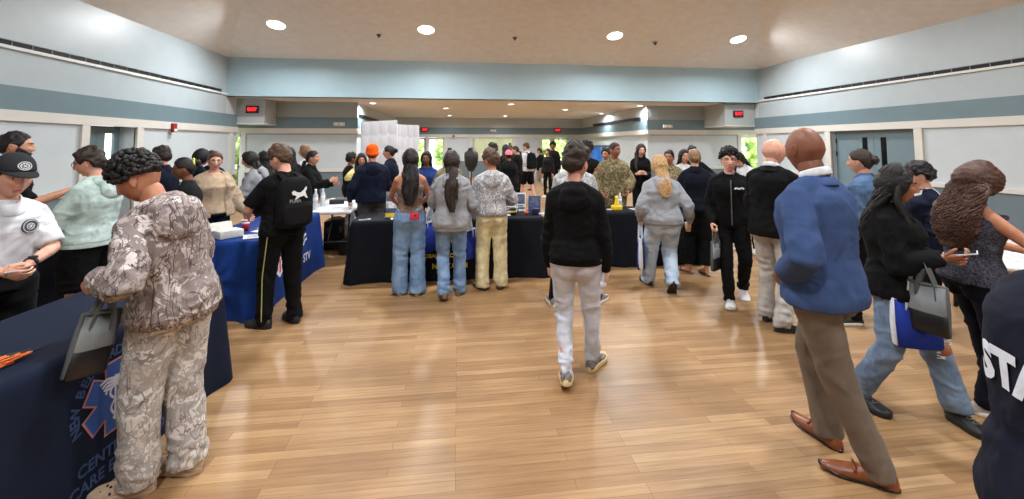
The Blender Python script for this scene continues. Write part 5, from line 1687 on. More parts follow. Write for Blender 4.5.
# partition panels, banner, loudspeaker
m, nt, b = newmat('quilted_white'); v = coords(nt)
b.inputs['Base Color'].default_value = lin((222, 222, 228)); b.inputs['Roughness'].default_value = .75
m_quilt = m
def partition(x, y, rz, w, h, tilt, label):
    o = empty('partition_panel', (x, y, 0), rz); tag(o, label, 'partition', 'white partition panels')
    g = G(); n, q = 24, 56; V = []; F = []
    for i in range(q + 1):
        for j in range(n + 1):
            X = -w / 2 + w * j / n; Z = h * i / q + tilt * (X + w / 2)
            V.append((X, -.03 - .018 * abs(math.sin(PI * j / 6)) ** .5 * abs(math.sin(PI * i / 8)) ** .5, Z + .05))
    for i in range(q):
        for j in range(n): a = i * (n + 1) + j; F.append((a, a + 1, a + n + 2, a + n + 1))
    g.add(V, F)
    g.box((-w / 2, -.03, .05), (w / 2, .0, h)); obj('quilted_panel', g, m_quilt, o, True)
    for sx in (-1, 1):
        g = G(); g.box((sx * w * .4 - .02, -.25, 0), (sx * w * .4 + .02, .25, .04)); g.box((sx * w * .4 - .02, -.02, 0), (sx * w * .4 + .02, .02, .4)); obj('foot', g, m_grey, o, False)
partition(-1.675, 9.5, -.05, .76, 2.12, .06, 'larger white quilted partition panel behind the orange beanie')
partition(-1.22, 10.6, .1, .56, 2.12, -.03, 'smaller white quilted partition panel behind the navy uniform woman')
o = empty('banner_stand', (2.84, 8.35, 0), -.1); tag(o, 'tall blue picture banner left of the soldier', 'banner')
def bannermat():
    m, nt, b = newmat('banner_print'); f = noise_tex(nt, coords(nt, (1, 1, .6), rot=(0, .6, 0)), 5, 4, .6, 1.2)
    nt.links.new(ramp(nt, f, [(.3, (30, 70, 160)), (.5, (70, 140, 220)), (.62, (150, 200, 240)), (.75, (230, 236, 246))]), b.inputs['Base Color']); b.inputs['Roughness'].default_value = .4; return m
g = G(); g.box((-.24, -.004, .08), (.24, .004, 1.66)); obj('printed_sheet', g, bannermat(), o, False)
g = G(); g.rbox((-.27, -.06, 0), (.27, .06, .085), .02); obj('base_housing', g, m_grey, o)
g = G(); g.tube([(0, .03, .08), (0, .015, 1.66)], [.012] * 2, 8); obj('pole', g, m_grey, o)
g = G(); g.box((-.245, -.012, 1.65), (.245, .012, 1.675)); obj('top_rail', g, m_grey, o, False)
o = empty('loudspeaker', (.42, 13.9, 0)); tag(o, 'black rounded loudspeaker on a stand far behind the camo hoodie', 'loudspeaker')
g = G(); g.tube([(0, 0, .95), (0, 0, 1.0), (0, 0, 1.25), (0, 0, 1.42), (0, 0, 1.49)], [(.15, .14), (.19, .17), (.23, .19), (.22, .18), (.12, .1)], 20); obj('cabinet', g, m_blackplastic, o)
g = G(); g.tube([(0, 0, .2), (0, 0, .96)], [.02, .02], 10); obj('pole', g, m_dark, o)
for k in range(3):
    a = rad(90 + 120 * k); g = G(); g.tube([(0, 0, .45), (.35 * math.cos(a), .35 * math.sin(a), .012)], [.014, .012], 8); obj('leg', g, m_dark, o)
o = empty('wall_poster', (XR - .06, 10.62, 1.55), rad(-90)); tag(o, 'blue poster on the right wall behind the bald men', 'poster')
g = G(); g.box((-.2, -.012, -.3), (.2, .0, .3)); obj('printed_sheet', g, plain('poster_blue', (30, 72, 150), .4, var=.2, scale=5), o, False)
# ------------------------------------------------------------------ the crowd
YAW, PIT = rad(7.12), rad(3.76)
def spot(px, m):
    """floor point seen at column px where one metre spans m pixels"""
    zc = 430.0 / m; xc = (px - 512) / m
    return xc * math.cos(YAW) + zc * math.sin(YAW), zc * math.cos(YAW) - xc * math.sin(YAW)
def facing_at(px, rel):
    return rel - math.degrees(math.atan((px - 512) / 430.0)) - 7.12
def P(label, px, m, rel, H, **kw):
    x, y = spot(px, m); kw.setdefault('vox', max(.009, min(.02, 1.1 / m)))
    kw.setdefault('seed', int(px) % 17 + 1)
    return person(label, x, y, facing_at(px, rel), H, **kw)

F_ = lambda n, c, **k: fabric('cloth_' + n, c, **k)
f_black = F_('jet', (11, 11, 13)); f_soft = F_('charcoal', (24, 24, 27)); f_navy = F_('deep_navy', (17, 23, 42)); f_dnavy = F_('ink', (13, 16, 28))
f_white = F_('chalk', (216, 218, 224)); f_grey = F_('heather', (150, 152, 158), var=.07); f_lgrey = F_('light_heather', (202, 205, 218), var=.05)
f_beige = F_('oatmeal', (182, 160, 136)); f_beige2 = F_('sand', (190, 166, 138)); f_mint = F_('mint', (178, 196, 192)); f_cream = F_('cream', (216, 204, 162))
f_taupe = F_('taupe', (116, 105, 94), var=.05); f_dgrey = F_('slate_trouser', (70, 66, 64)); f_chino = F_('stone_chino', (176, 172, 168)); f_yellow = F_('butter', (220, 200, 132))
f_blue = F_('cobalt', (40, 62, 120)); f_suit = F_('suit_blue', (60, 80, 122), var=.06, weave=600); f_brown = F_('lace_brown', (120, 98, 84), var=.3, scale=60)
f_pattern = F_('black_white_knit', (52, 52, 60), var=.75, scale=95); f_pink = F_('pink', (222, 120, 140))
j_mid = denim('denim_mid', (86, 116, 156), (146, 174, 206)); j_light = denim('denim_light', (150, 172, 196), (196, 210, 224)); j_grey = denim('denim_grey', (80, 98, 124), (132, 152, 178)); j_dark = denim('denim_dark', (50, 72, 104), (96, 124, 158))
c_brown = camo('camo_brown_grey', [(112, 102, 102), (168, 156, 152), (138, 126, 124), (204, 194, 190), (154, 142, 140)], 9, 1.0, branches=(96, 84, 84))
c_light = camo('camo_pale_grey', [(148, 142, 140), (196, 190, 184), (170, 164, 160), (216, 210, 204), (184, 178, 172)], 9, 1.0, branches=(140, 134, 134))
c_snow = camo('camo_snow', [(120, 122, 126), (190, 190, 192), (160, 160, 164), (216, 216, 216), (178, 178, 180)], 13, 1.0, branches=(110, 110, 114))
c_army = camo('camo_army', [(70, 62, 48), (138, 122, 92), (98, 92, 66), (166, 148, 116), (116, 100, 74)], 14, .8)
rub = plain('rubber_white', (222, 220, 214), .6); rubk = plain('rubber_black', (24, 24, 26), .6); rubc = plain('rubber_cream', (220, 196, 146), .6); rubd = plain('rubber_grey', (110, 110, 112), .6)
s_white = plain('shoe_white', (228, 228, 230), .5); s_black = plain('shoe_black', (28, 28, 30), .5); s_tan = plain('shoe_suede_brown', (108, 84, 66), .8); s_grey = plain('shoe_knit_grey', (112, 108, 104), .9, var=.3, scale=60)
s_leather = plain('leather_cognac', (126, 70, 42), .35, var=.15, scale=12); s_croc = plain('foam_beige', (184, 158, 132), .6); s_leatherk = plain('leather_black', (20, 20, 22), .3)
BLK = dict(name='black', col=(24, 20, 20)); DBR = dict(name='dark_brown', col=(46, 34, 28)); BRN = dict(name='brown', col=(78, 56, 42)); BLN = dict(name='blonde', col=(176, 140, 98)); LBR = dict(name='light_brown', col=(122, 94, 68))
sneak = lambda m, s, k='sneaker', l=None: dict(kind=k, mat=m, sole=s, **({'lace': l} if l else {}))
def hoodie(m, fit=.028, **k): return dict(dict(kind='hoodie', mat=m, fit=fit, hood=True, cuffs=True, hemband=True, hem=-.04), **k)
def loose(m, **k): return dict(dict(mat=m, r=(.112, .10, .088, .085, .084), extra=.05), **k)
def slim(m, **k): return dict(dict(mat=m, r=(.106, .092, .072, .062, .054), extra=.03), **k)
def worldm(root, k, v): return np.array(root.location) + Rz(root.rotation_euler.z) @ np.asarray(v, float)

def patch(k, parent, c, n, up, w, h, mat, name, label=None, ell=True):
    """a small flat badge lying on a garment at local point c with normal n"""
    n = nrm(n); u = nrm(np.cross(up, n)); v = np.cross(n, u); g = G(); N = 20
    if ell: V = [c + u * w * math.cos(t) + v * h * math.sin(t) + n * d for d in (-.012, .0) for t in np.linspace(0, 2 * PI, N, endpoint=False)]
    else:
        q = [(-1, -1), (1, -1), (1, 1), (-1, 1)]; N = 4; V = [c + u * w * a + v * h * b + n * d for d in (-.012, 0) for a, b in q]
    F = [tuple(range(N, 2 * N))] + [(i, (i + 1) % N, N + (i + 1) % N, N + i) for i in range(N)]
    g.add(V, F); o = obj(name, g, mat, parent, False)
    if label: o['label'] = label
    return o

def on_garment(root, garment, V2, F, origin, right, up, dirn, mat, name, off=.004, label=None):
    """lay flat lettering (V2 in metres) on a garment by casting along dirn; done once the garment is fused"""
    LATE.append((root, garment, np.asarray(V2), F, np.asarray(origin, float), nrm(right), nrm(up), nrm(dirn), mat, name, off, label))
LATE = []
def lay_late():
    from mathutils.bvhtree import BVHTree
    for root, garment, V2, F, org, r, u, d, mat, name, off, label in LATE:
        me = garment.data
        bvh = BVHTree.FromPolygons([v.co[:] for v in me.vertices], [tuple(p.vertices) for p in me.polygons])
        P_ = []; last = None
        for a, b in V2[:, :2]:
            p = org + r * a + u * b
            hit = bvh.ray_cast(Vector(p), Vector(d), 2.0)
            if hit[0] is not None: last = (Vector(p) - hit[0]).length; P_.append(np.array(hit[0]) - d * off)
            else: P_.append(p + d * ((last or .3) - off))
        g = G(); g.add(P_, F); o = obj(name, g, mat, garment, False, False)
        if label: o['label'] = label
def fine(V, F, n=2):
    """subdivide flat letters so that they bend with the cloth"""
    import bmesh
    bm = bmesh.new(); vs = [bm.verts.new((p[0], p[1], 0)) for p in V]
    for f in F:
        try: bm.faces.new([vs[i] for i in f])
        except ValueError: pass
    bmesh.ops.triangulate(bm, faces=bm.faces)
    for _ in range(n):
        long_ = [e for e in bm.edges if e.calc_length() > .02]
        if long_: bmesh.ops.subdivide_edges(bm, edges=long_, cuts=1)
    bmesh.ops.triangulate(bm, faces=bm.faces)
    bm.verts.index_update()
    V2 = np.array([v.co[:2] for v in bm.verts]); F2 = [tuple(v.index for v in f.verts) for f in bm.faces]; bm.free()
    return V2, F2

# ---- left foreground
r1, k1, W1 = P('person in white polo and dark cap looking down behind the navy table', 9, 160, 198, 1.59, skin='light', head=(4, 7, -3), lean=3, bw=1.0, lids=.5, hs=1.14,
    L=(-.02, .30, .99), Lp=(-1, -.4, -.5), R=(.08, .31, .97), Rp=(1, -.4, -.5), Lc=.6, Rc=.5, Ld=(.9, .45, .1), Ln=(0, -.3, -1), 
    top=dict(name='polo_shirt', mat=f_white, sleeve=.46, wrist=.12, fit=.024, hem=.05, collar=(f_white, .012), amp=.014), bottom=slim(f_soft), shoes=sneak(s_black, rubk),
    hair=dict(kind='cap', cap=(42, 43, 47), capname='cap_charcoal', emblem=True, **DBR))
e = patch(k1, k1.top, k1.at(-.085, .143, .355), k1.Ur(.35) @ A3(-.25, 1, .1), A3(0, 0, 1), .042, .042, plain('badge_grey', (70, 74, 84), .7), 'chest_emblem', 'round dark chest emblem')
g = G(); c0 = k1.at(-.085, .1445, .355); nn = nrm(k1.Ur(.35) @ A3(-.25, 1, .1)); uu = nrm(np.cross(A3(0, 0, 1), nn)); vv = np.cross(nn, uu)
for R_ in (.036, .018): g.tube([c0 + uu * R_ * math.cos(t) + vv * R_ * math.sin(t) for t in np.linspace(0, 2 * PI, 25)], [.002] * 25, 5)
for t in (0, 60, 120): g.tube([c0 + (uu * math.cos(rad(t)) + vv * math.sin(rad(t))) * q for q in (-.014, .014)], [.002] * 2, 5)
obj('emblem_thread', g, paper, e)
g = G(); a_ = k1.arm[0]; dd = nrm(a_['W'] - a_['E']); g.tube([a_['W'] - dd * .035, a_['W'] - dd * .015], [.034, .033], 18, False, False); g.rbox((-.018, -.018, -.006), (.018, .018, .006), .004, c=a_['W'] - dd * .025 - a_['n'] * .034)
obj('wristwatch', g, s_black, r1)
g = G(); g.loft([q for q in torso_rings(k1, .03, .07, .022)]); obj('belt', g, s_leatherk, r1)
r2, k2, W2 = P('person in brown grey camouflage hoodie and sweatpants before the navy table', 182, 188, 38, 1.655, skin='tan', head=(26, 14, 0), bw=.97, twist=2, lean=9, side=-9, hs=1.0,
    feet=((-.09, .06, 28, 0), (.085, -.04, 6, 0)), L=(-.27, .12, 1.07), Lp=(-.3, -1, -.4), Ld=(-.1, .7, -.6), R=(.16, .33, 1.05), Lc=.7,
    top=hoodie(c_brown, .045, hood=1.25, hem=-.07, amp=.026, wrist=.048, hemw=.01), bottom=dict(mat=c_light, r=(.122, .112, .102, .098, .094), extra=.04, amp=.016, name='sweatpants'), shoes=dict(kind='clog', mat=s_croc, sole=s_croc),
    hair=dict(kind='curlytop', top=.042, side=.022, curly=True, n=330, **BLK))
r3, k3, W3 = P('person in pale mint hoodie and black shorts at the far black table', 98, 114, 52, 1.64, skin='light', fem=True, head=(18, 12, 0), glasses='black', bw=1.12,
    L=(-.16, .34, 1.0), R=(.12, .36, 1.0), top=hoodie(f_mint, .045, hem=-.03, hem_=0), bottom=dict(mat=f_black, r=(.135, .135, .12, .1, .1), cut=.50, name='shorts', amp=.02), shoes=sneak(s_white, rub), hair=dict(kind='short', top=.03, side=.022, **DBR))
r4, k4, W4 = P('bearded person in black top reaching out by the left wall', 12, 113, -98, 1.785, skin='olive', beard=True, beardth=.016, R=(.16, .40, 1.28), Rp=(.4, -.6, -.8), Rd=(.1, 1, .1), Rn=(0, 0, -1), Rc=.15,
    top=dict(name='tshirt', mat=f_black, fit=.028, sleeve=.5, wrist=.1, hem=-.05), bottom=slim(f_soft), shoes=sneak(s_black, rubk), hair=dict(kind='short', top=.016, side=.009, **BLK))
P('person with dark hair tied in a yellow scrunchie behind the camouflage hoodie', 190, 94, 78, 1.53, fem=True, skin='brown', glasses='black', head=(8, 6, 0), top=dict(name='sweater', mat=f_soft, fit=.03, hem=-.04), bottom=slim(f_black), shoes=sneak(s_black, rubk),
    hair=dict(kind='bun', at=(.02, -.115, .055), r=.045, scrunchie=True, **BLK), L=(-.12, .33, .95), R=(.1, .35, .95))
P('person with glasses and dark hair behind the yellow scrunchie', 201, 68, -70, 1.60, fem=True, skin='tan', glasses='black', top=dict(name='sweater', mat=f_dnavy, fit=.03, hem=-.04), bottom=slim(f_black), shoes=sneak(s_black, rubk), hair=dict(kind='long', len=.2, **BLK))
P('person in navy jacket mostly hidden behind the camouflage hoodie', 165, 80, 55, 1.64, skin='light', top=dict(name='jacket', mat=f_navy, fit=.04, hem=-.06, collar=(f_navy, .03)), bottom=slim(f_black), shoes=sneak(s_black, rubk), hair=dict(kind='short', **DBR))
P('dark haired person peeking out behind the beige cardigan', 213, 62, 185, 1.57, fem=True, skin='tan', top=dict(name='sweater', mat=f_soft, fit=.03, hem=-.04), bottom=slim(f_black), shoes=sneak(s_black, rubk), hair=dict(kind='tied', **BLK))
r6, k6, W6 = P('person in beige cardigan and glasses standing behind the blue table', 216, 79, 203, 1.585, fem=True, skin='fair', glasses='brown', bw=1.30, head=(-18, 6, 0), browc='brown', L=(-.33, .10, .80), R=(.30, .06, .83), Lc=.4,
    top=dict(name='cardigan', mat=f_beige, fit=.045, hem=-.08, open=(.075, .085), inner=f_beige2, inhem=-.04, infit=.034, hood=.8, amp=.016), bottom=slim(f_navy), shoes=sneak(s_black, rubk), hair=dict(kind='tied', len=.12, **BRN))
P('person in grey hoodie and black trousers leaning left behind the blue table', 259, 70, 72, 1.58, fem=True, skin='light', lean=6, head=(10, 10, 0), L=(-.14, .34, .98), R=(.1, .36, .98), top=hoodie(f_grey, .04), bottom=slim(f_black), shoes=sneak(s_black, rubk), hair=dict(kind='long', len=.06, w=.95, **BLK))
P('dark haired person in blue top right of the grey hoodie', 267, 63, 50, 1.56, fem=True, skin='light', top=dict(name='sweater', mat=f_blue, fit=.03, hem=-.04), bottom=slim(f_black), shoes=sneak(s_black, rubk), hair=dict(kind='long', len=.1, **BLK))
# ---- backpack
r8, k8, W8 = P('person in black tshirt with backpack before the blue table', 286, 103, 27, 1.665, skin='fair', bw=1.07, head=(24, 16, 0), L=(-.17, .32, 1.0), Lp=(-.9, -.7, -.3), R=(.14, .34, 1.0), feet=((-.12, .05, 22, 0), (.12, -.04, -6, 0)),
    top=dict(name='tshirt', mat=f_black, fit=.036, sleeve=.46, wrist=.12, hem=-.07), bottom=loose(f_black, r=(.116, .104, .088, .078, .068), name='track_pants'), shoes=sneak(s_black, rubk, 'chunky'), hair=dict(kind='short', top=.028, side=.018, **BRN))
g = G(); pts, rr = leg_pts(k8, 0, [.116, .104, .088, .078, .068]); g.tube([p + A3(-.7, -.72, 0) * q * 1.06 for p, q in zip(pts, rr)], [(.004, .006)] * len(pts), 8); so = obj('side_stripe', g, plain('stripe_lime', (186, 184, 110), .7), k8.bottom); so['label'] = 'thin pale yellow side stripe'
def backpack(root, k, mat, label, emblem=False, w=.155, h=.25, dp=.085):
    b = empty('backpack', root.location, root.rotation_euler.z); tag(b, label, 'backpack')
    M = k.Ur(.3); c = lambda x, y, t: k.at(x, y, t)
    g = G(); rings = []; y0 = -.125
    for t, q, e in ((.02, .75, .75), (.04, .95, .95), (.10, 1, 1), (.24, 1, 1), (.38, .96, .9), (.46, .82, .7), (.50, .55, .4)):
        n = 28; th = np.linspace(0, 2 * PI, n, endpoint=False); cx = np.sign(np.cos(th)) * np.abs(np.cos(th)) ** .5; sx = np.sign(np.sin(th)) * np.abs(np.sin(th)) ** .6
        rings.append(c(0, y0 - dp, t) + np.outer(cx * w * q, M[:, 0]) + np.outer(sx * dp * e, M[:, 1]))
    g.loft(rings); V = g.v[0]; V += (vnoise(V * 12, 3)[:, None] - .5) * .015; obj('main_bag', g, mat, b)
    g = G(); rings = []
    for t, q in ((.05, .8), (.07, .9), (.20, .9), (.26, .75)):
        n = 24; th = np.linspace(0, 2 * PI, n, endpoint=False); cx = np.sign(np.cos(th)) * np.abs(np.cos(th)) ** .5; sx = np.sign(np.sin(th)) * np.abs(np.sin(th)) ** .6
        rings.append(c(0, y0 - dp * 1.75, t) + np.outer(cx * w * q, M[:, 0]) + np.outer(sx * dp * .45, M[:, 1]))
    g.loft(rings); obj('front_pocket', g, mat, b)
    for sx in (-1, 1):
        g = G(); g.tube([c(sx * .07, -.15, .47), c(sx * .085, -.09, .525), c(sx * .095, .0, .525), c(sx * .105, .10, .45), c(sx * .11, .135, .33), c(sx * .13, .12, .2), c(sx * .17, .0, .12), c(sx * .13, -.14, .08)], [(.026, .007)] * 8, 10, ref=M[:, 0]); obj('strap', g, mat, b)
    g = G(); g.tube([c(-.03, -.17, .49), c(-.025, -.18, .53), c(.025, -.18, .53), c(.03, -.17, .49)], [.008] * 4, 8); obj('grab_handle', g, mat, b)
    if emblem:
        cat = [(-.085, .035), (-.06, .05), (-.03, .03), (.01, .025), (.045, .05), (.07, .085), (.075, .06), (.06, .03), (.07, .0), (.09, -.04), (.07, -.035), (.05, -.01), (.03, -.015), (.0, -.02), (-.02, -.035), (-.05, -.05), (-.045, -.035), (-.03, -.015), (-.05, .0), (-.075, .005)]
        y1 = y0 - dp * 2.0 - .012
        V = [c(u * .9, y1, .33 + v_ * .9) for u, v_ in cat]; V2 = [p + M[:, 1] * .01 for p in V]; n = len(V)
        g = G(); F = [tuple(range(n)), tuple(range(n, 2 * n))[::-1]] + [(i, i + n, (i + 1) % n + n, (i + 1) % n) for i in range(n)]
        g.add(V + V2, F); o = obj('leaping_cat_emblem', g, paper, b, False); o['label'] = 'white leaping cat emblem'
        V, F = text_mesh('PUMA', .042, .002); g = G(); g.add([c(-.045 + u, y1 - .003, .275 + v_) for u, v_ in V[:, :2]], F); obj('lettering', g, plain('print_grey', (120, 122, 126), .7), b, False)
    return b
backpack(r8, k8, F_('ripstop_black', (17, 17, 19), weave=200), 'black backpack with leaping cat emblem worn before the blue table', True)
P('police officer in black uniform beside the folding table', 312, 62, -110, 1.57, fem=True, skin='olive', L=(-.16, .32, 1.05), R=(.12, .35, 1.12), bw=1.1, top=dict(name='uniform_shirt', mat=f_black, fit=.035, hem=-.04, collar=(f_black, .03)), bottom=slim(f_black), shoes=sneak(s_black, rubk), hair=dict(kind='tied', len=.1, **BLK))
P('blonde person in white top behind the police officer', 307, 53, 60, 1.66, fem=True, skin='fair', head=(20, 0, 0), top=dict(name='sweater', mat=f_white, fit=.035, hem=-.06), bottom=slim(f_navy), shoes=sneak(s_white, rub), hair=dict(kind='wavy', len=.1, **LBR))
P('person with long black hair right behind the backpack wearer', 291, 57, 10, 1.61, fem=True, skin='light', top=dict(name='sweater', mat=f_dnavy, fit=.03, hem=-.04), bottom=slim(f_black), shoes=sneak(s_black, rubk), hair=dict(kind='long', len=.25, **BLK))
P('person whose dark hair shows just above the backpack wearer', 276, 56, 15, 1.62, skin='tan', top=dict(name='sweater', mat=f_soft, fit=.03, hem=-.04), bottom=slim(f_black), shoes=sneak(s_black, rubk), hair=dict(kind='short', **BLK))
# ---- behind the folding table
P('curly haired child in black behind the yellow cardigan', 351, 51, -70, 1.49, skin='brown', top=dict(name='sweater', mat=f_black, fit=.03, hem=-.04), bottom=slim(f_soft), shoes=sneak(s_black, rubk), hair=dict(kind='short', top=.03, side=.02, curly=True, **BLK))
ry, ky, Wy = P('person in yellow cardigan and white tshirt holding a phone up', 362, 53, 183, 1.50, fem=True, skin='tan', head=(0, 12, 0), L=(-.04, .26, 1.19), R=(.06, .26, 1.19), Lc=.7, Rc=.7, Lp=(-1, -.3, -.6), Rp=(1, -.3, -.6), top=dict(name='cardigan', mat=f_yellow, fit=.04, hem=-.06, open=(.07, .10), inner=f_white, infit=.028), bottom=slim(f_navy), shoes=sneak(s_white, rub), hair=dict(kind='wavy', len=.16, front=(-1, 1), **BLK))
r12, k12, W12 = P('person in orange beanie and navy hoodie behind the black table', 373, 66, 6, 1.65, skin='tan', bw=1.2, top=hoodie(f_navy, .04, hem=-.04), bottom=loose(f_dgrey), shoes=sneak(s_black, rubk), L=(-.30, .08, .86), R=(.2, .3, .95), Lc=.9, hair=dict(kind='beanie', cap=(252, 94, 22), capname='beanie_orange', **BLK))
r13, k13, W13 = P('person in navy uniform with hair bun facing left by white panels', 391, 57, 76, 1.65, fem=True, skin='olive', L=(-.18, .28, 1.0), R=(.15, .3, 1.0), top=dict(name='uniform_shirt', mat=f_navy, fit=.035, hem=-.04, collar=(f_navy, .03)), bottom=slim(f_navy), shoes=sneak(s_black, rubk), hair=dict(kind='bun', at=(0, -.12, .035), r=.042, **BLK))
a_ = k13.arm[0]; patch(k13, k13.top, a_['S'] + (a_['E'] - a_['S']) * .3 + A3(-.078, -.01, 0), A3(-1, -.2, 0), A3(0, 0, 1), .03, .035, paper, 'sleeve_badge', 'pale round sleeve badge')
# ---- the row at the middle table
r14, k14, W14 = P('person with long black hair, brown lace tank and wide jeans', 411, 86, 0, 1.615, fem=True, skin='tan', L=(-.13, .34, .96), R=(.13, .34, .97), Lp=(-1, -.45, -.3), Rp=(1, -.45, -.3), feet=((-.10, .03, 8, 0), (.10, -.02, -12, 0)),
    top=dict(kind='tank', name='tank_top', mat=f_brown, fit=.010, hem=.03, chest=.36, hemw=.004), bottom=dict(mat=j_mid, r=(.112, .106, .100, .102, .106), extra=.06, pockets=True, name='jeans', amp=.014, seam=j_dark), shoes=sneak(s_tan, rubc), hair=dict(kind='wavy', len=.30, w=.85, **BLK))
o = empty('wallet', (0, 0, 0)); c = worldm(r14, k14, k14.at(.055, -.155, .005)); o.location = c; o.rotation_euler = (0, 0, r14.rotation_euler.z); tag(o, 'red wallet sticking out of the wide jeans back pocket', 'wallet')
g = G(); g.rbox((-.05, -.012, -.035), (.05, .008, .035), .006); obj('cover', g, plain('wallet_red', (222, 44, 70), .5), o); g = G(); g.ell((.01, -.0135, .008), (.012, .003, .012), None, 12, 8); obj('snap', g, s_black, o)
r15, k15, W15 = P('person in plain grey hoodie and jeans with long brown hair', 452, 88, 0, 1.60, fem=True, skin='tan', L=(-.14, .33, .97), R=(.20, .24, .93), Lp=(-.5, -1, -.2), Rp=(.5, -1, -.2), feet=((-.07, -.08, 6, 12), (.10, .10, -16, 0)), bw=1.06,
    top=hoodie(f_grey, .036, hem=-.11, amp=.02), bottom=dict(mat=j_mid, r=(.108, .096, .082, .078, .076), extra=.05, name='jeans', pockets=True, seam=j_dark), shoes=sneak(s_tan, s_tan), hair=dict(kind='wavy', len=.34, w=.62, back=.085, **DBR))
r16, k16, W16 = P('person in snow camouflage hoodie and cream trousers at the black table', 492, 83, 2, 1.60, skin='tan', head=(42, 4, 0), L=(-.17, .30, .98), R=(.18, .28, .97), Lp=(-.5, -1, -.2), Rp=(.6, -1, -.2), feet=((-.11, .0, 30, 0), (.11, .03, -14, 0)),
    top=hoodie(c_snow, .036, hem=.01, amp=.02, wrist=.046), bottom=dict(mat=f_cream, r=(.116, .108, .098, .096, .094), extra=.05, pockets=True, name='trousers', amp=.016), shoes=sneak(s_tan, rubk), hair=dict(kind='short', top=.03, side=.024, **BRN))
P('soldier in camouflage mostly hidden behind the long brown haired grey hoodie', 450, 65, 183, 1.58, fem=True, skin='tan', bw=.95, top=dict(name='uniform_jacket', mat=c_army, fit=.042, hem=-.08, collar=(c_army, .03)), bottom=loose(c_army), shoes=sneak(s_tan, s_tan, 'boot'), hair=dict(kind='bun', at=(0, -.05, .13), r=.036, **BLK), L=(-.2, .2, .95), R=(.2, .2, .95))
P('dark haired person in blue between the tank top and grey hoodie', 427, 61, 172, 1.55, skin='brown', fem=True, top=dict(name='sweater', mat=f_blue, fit=.03, hem=-.05), bottom=slim(f_black), shoes=sneak(s_black, rubk), hair=dict(kind='long', len=.12, **BLK), L=(-.1, .3, 1.0))
# ---- the far group
P('person in black shirt facing left before the far window', 494, 48, 85, 1.69, skin='olive', top=dict(name='tshirt', mat=f_black, fit=.03, sleeve=.5, wrist=.1, hem=-.05), bottom=slim(f_soft), shoes=sneak(s_black, rubk), hair=dict(kind='short', **BLK))
P('person in pink cap and long black dress seen from behind', 509, 44, 22, 1.53, fem=True, skin='brown', bw=1.15, top=dict(name='dress', mat=f_black, fit=.045, hem=-.30, hemw=.05), bottom=loose(f_black), shoes=sneak(s_black, rubk), hair=dict(kind='backcap', cap=(236, 128, 150), capname='cap_pink', under='short', **BLK))
P('person in black jacket facing left beside the pink cap', 517, 36, 60, 1.63, fem=True, skin='light', head=(15, 8, 0), top=dict(name='jacket', mat=f_black, fit=.04, hem=-.06), bottom=slim(f_black), shoes=sneak(s_black, rubk), hair=dict(kind='tied', len=.15, **DBR))
P('person with long black hair left behind the pink cap', 506, 39.5, 10, 1.66, fem=True, skin='brown', top=dict(name='sweater', mat=f_black, fit=.035, hem=-.05), bottom=slim(f_black), shoes=sneak(s_black, rubk), hair=dict(kind='wavy', len=.25, **BLK))
P('tall person with topknot behind the pink cap', 510, 31, 190, 1.66, fem=True, skin='brown', top=dict(name='sweater', mat=f_soft, fit=.035, hem=-.05), bottom=slim(f_black), shoes=sneak(s_black, rubk), hair=dict(kind='bun', at=(0, -.03, .14), r=.045, **BLK))
rw, kw, Ww = P('person in white tshirt and black shorts with small black backpack', 527, 33, 40, 1.72, skin='light', head=(25, 5, 0), feet=((-.09, .12, 5, 0), (.14, -.22, -35, 25)), top=dict(name='tshirt', mat=f_white, fit=.04, sleeve=.5, wrist=.1, hem=-.06), bottom=dict(mat=f_black, r=(.125, .125, .115, .1, .1), cut=.5, name='shorts'), shoes=sneak(s_black, rub), hair=dict(kind='short', **BRN))
backpack(rw, kw, f_black, 'small black backpack worn over the white tshirt')
P('person in black top and wide grey trousers walking far away', 540, 27, 72, 1.58, fem=True, skin='tan', feet=((-.08, .28, 5, 0), (.08, -.24, -5, 35)), top=dict(name='sweater', mat=f_black, fit=.035, hem=.02), bottom=dict(mat=f_chino, r=(.12, .115, .11, .11, .11), extra=.04), shoes=sneak(s_black, rubk), hair=dict(kind='tied', **BLK))
P('person in black standing far off by the right glass doors', 553, 29, 170, 1.72, skin='brown', top=dict(name='jacket', mat=f_black, fit=.04, hem=-.05), bottom=slim(f_black), shoes=sneak(s_black, rubk), hair=dict(kind='curlytop', n=80, curly=True, **BLK))
P('person with long brown hair and dark clothes near right glass doors', 548, 31, 150, 1.52, fem=True, skin='olive', top=dict(name='sweater', mat=f_soft, fit=.035, hem=-.05), bottom=slim(f_black), shoes=sneak(s_white, rub), hair=dict(kind='wavy', len=.25, **DBR))
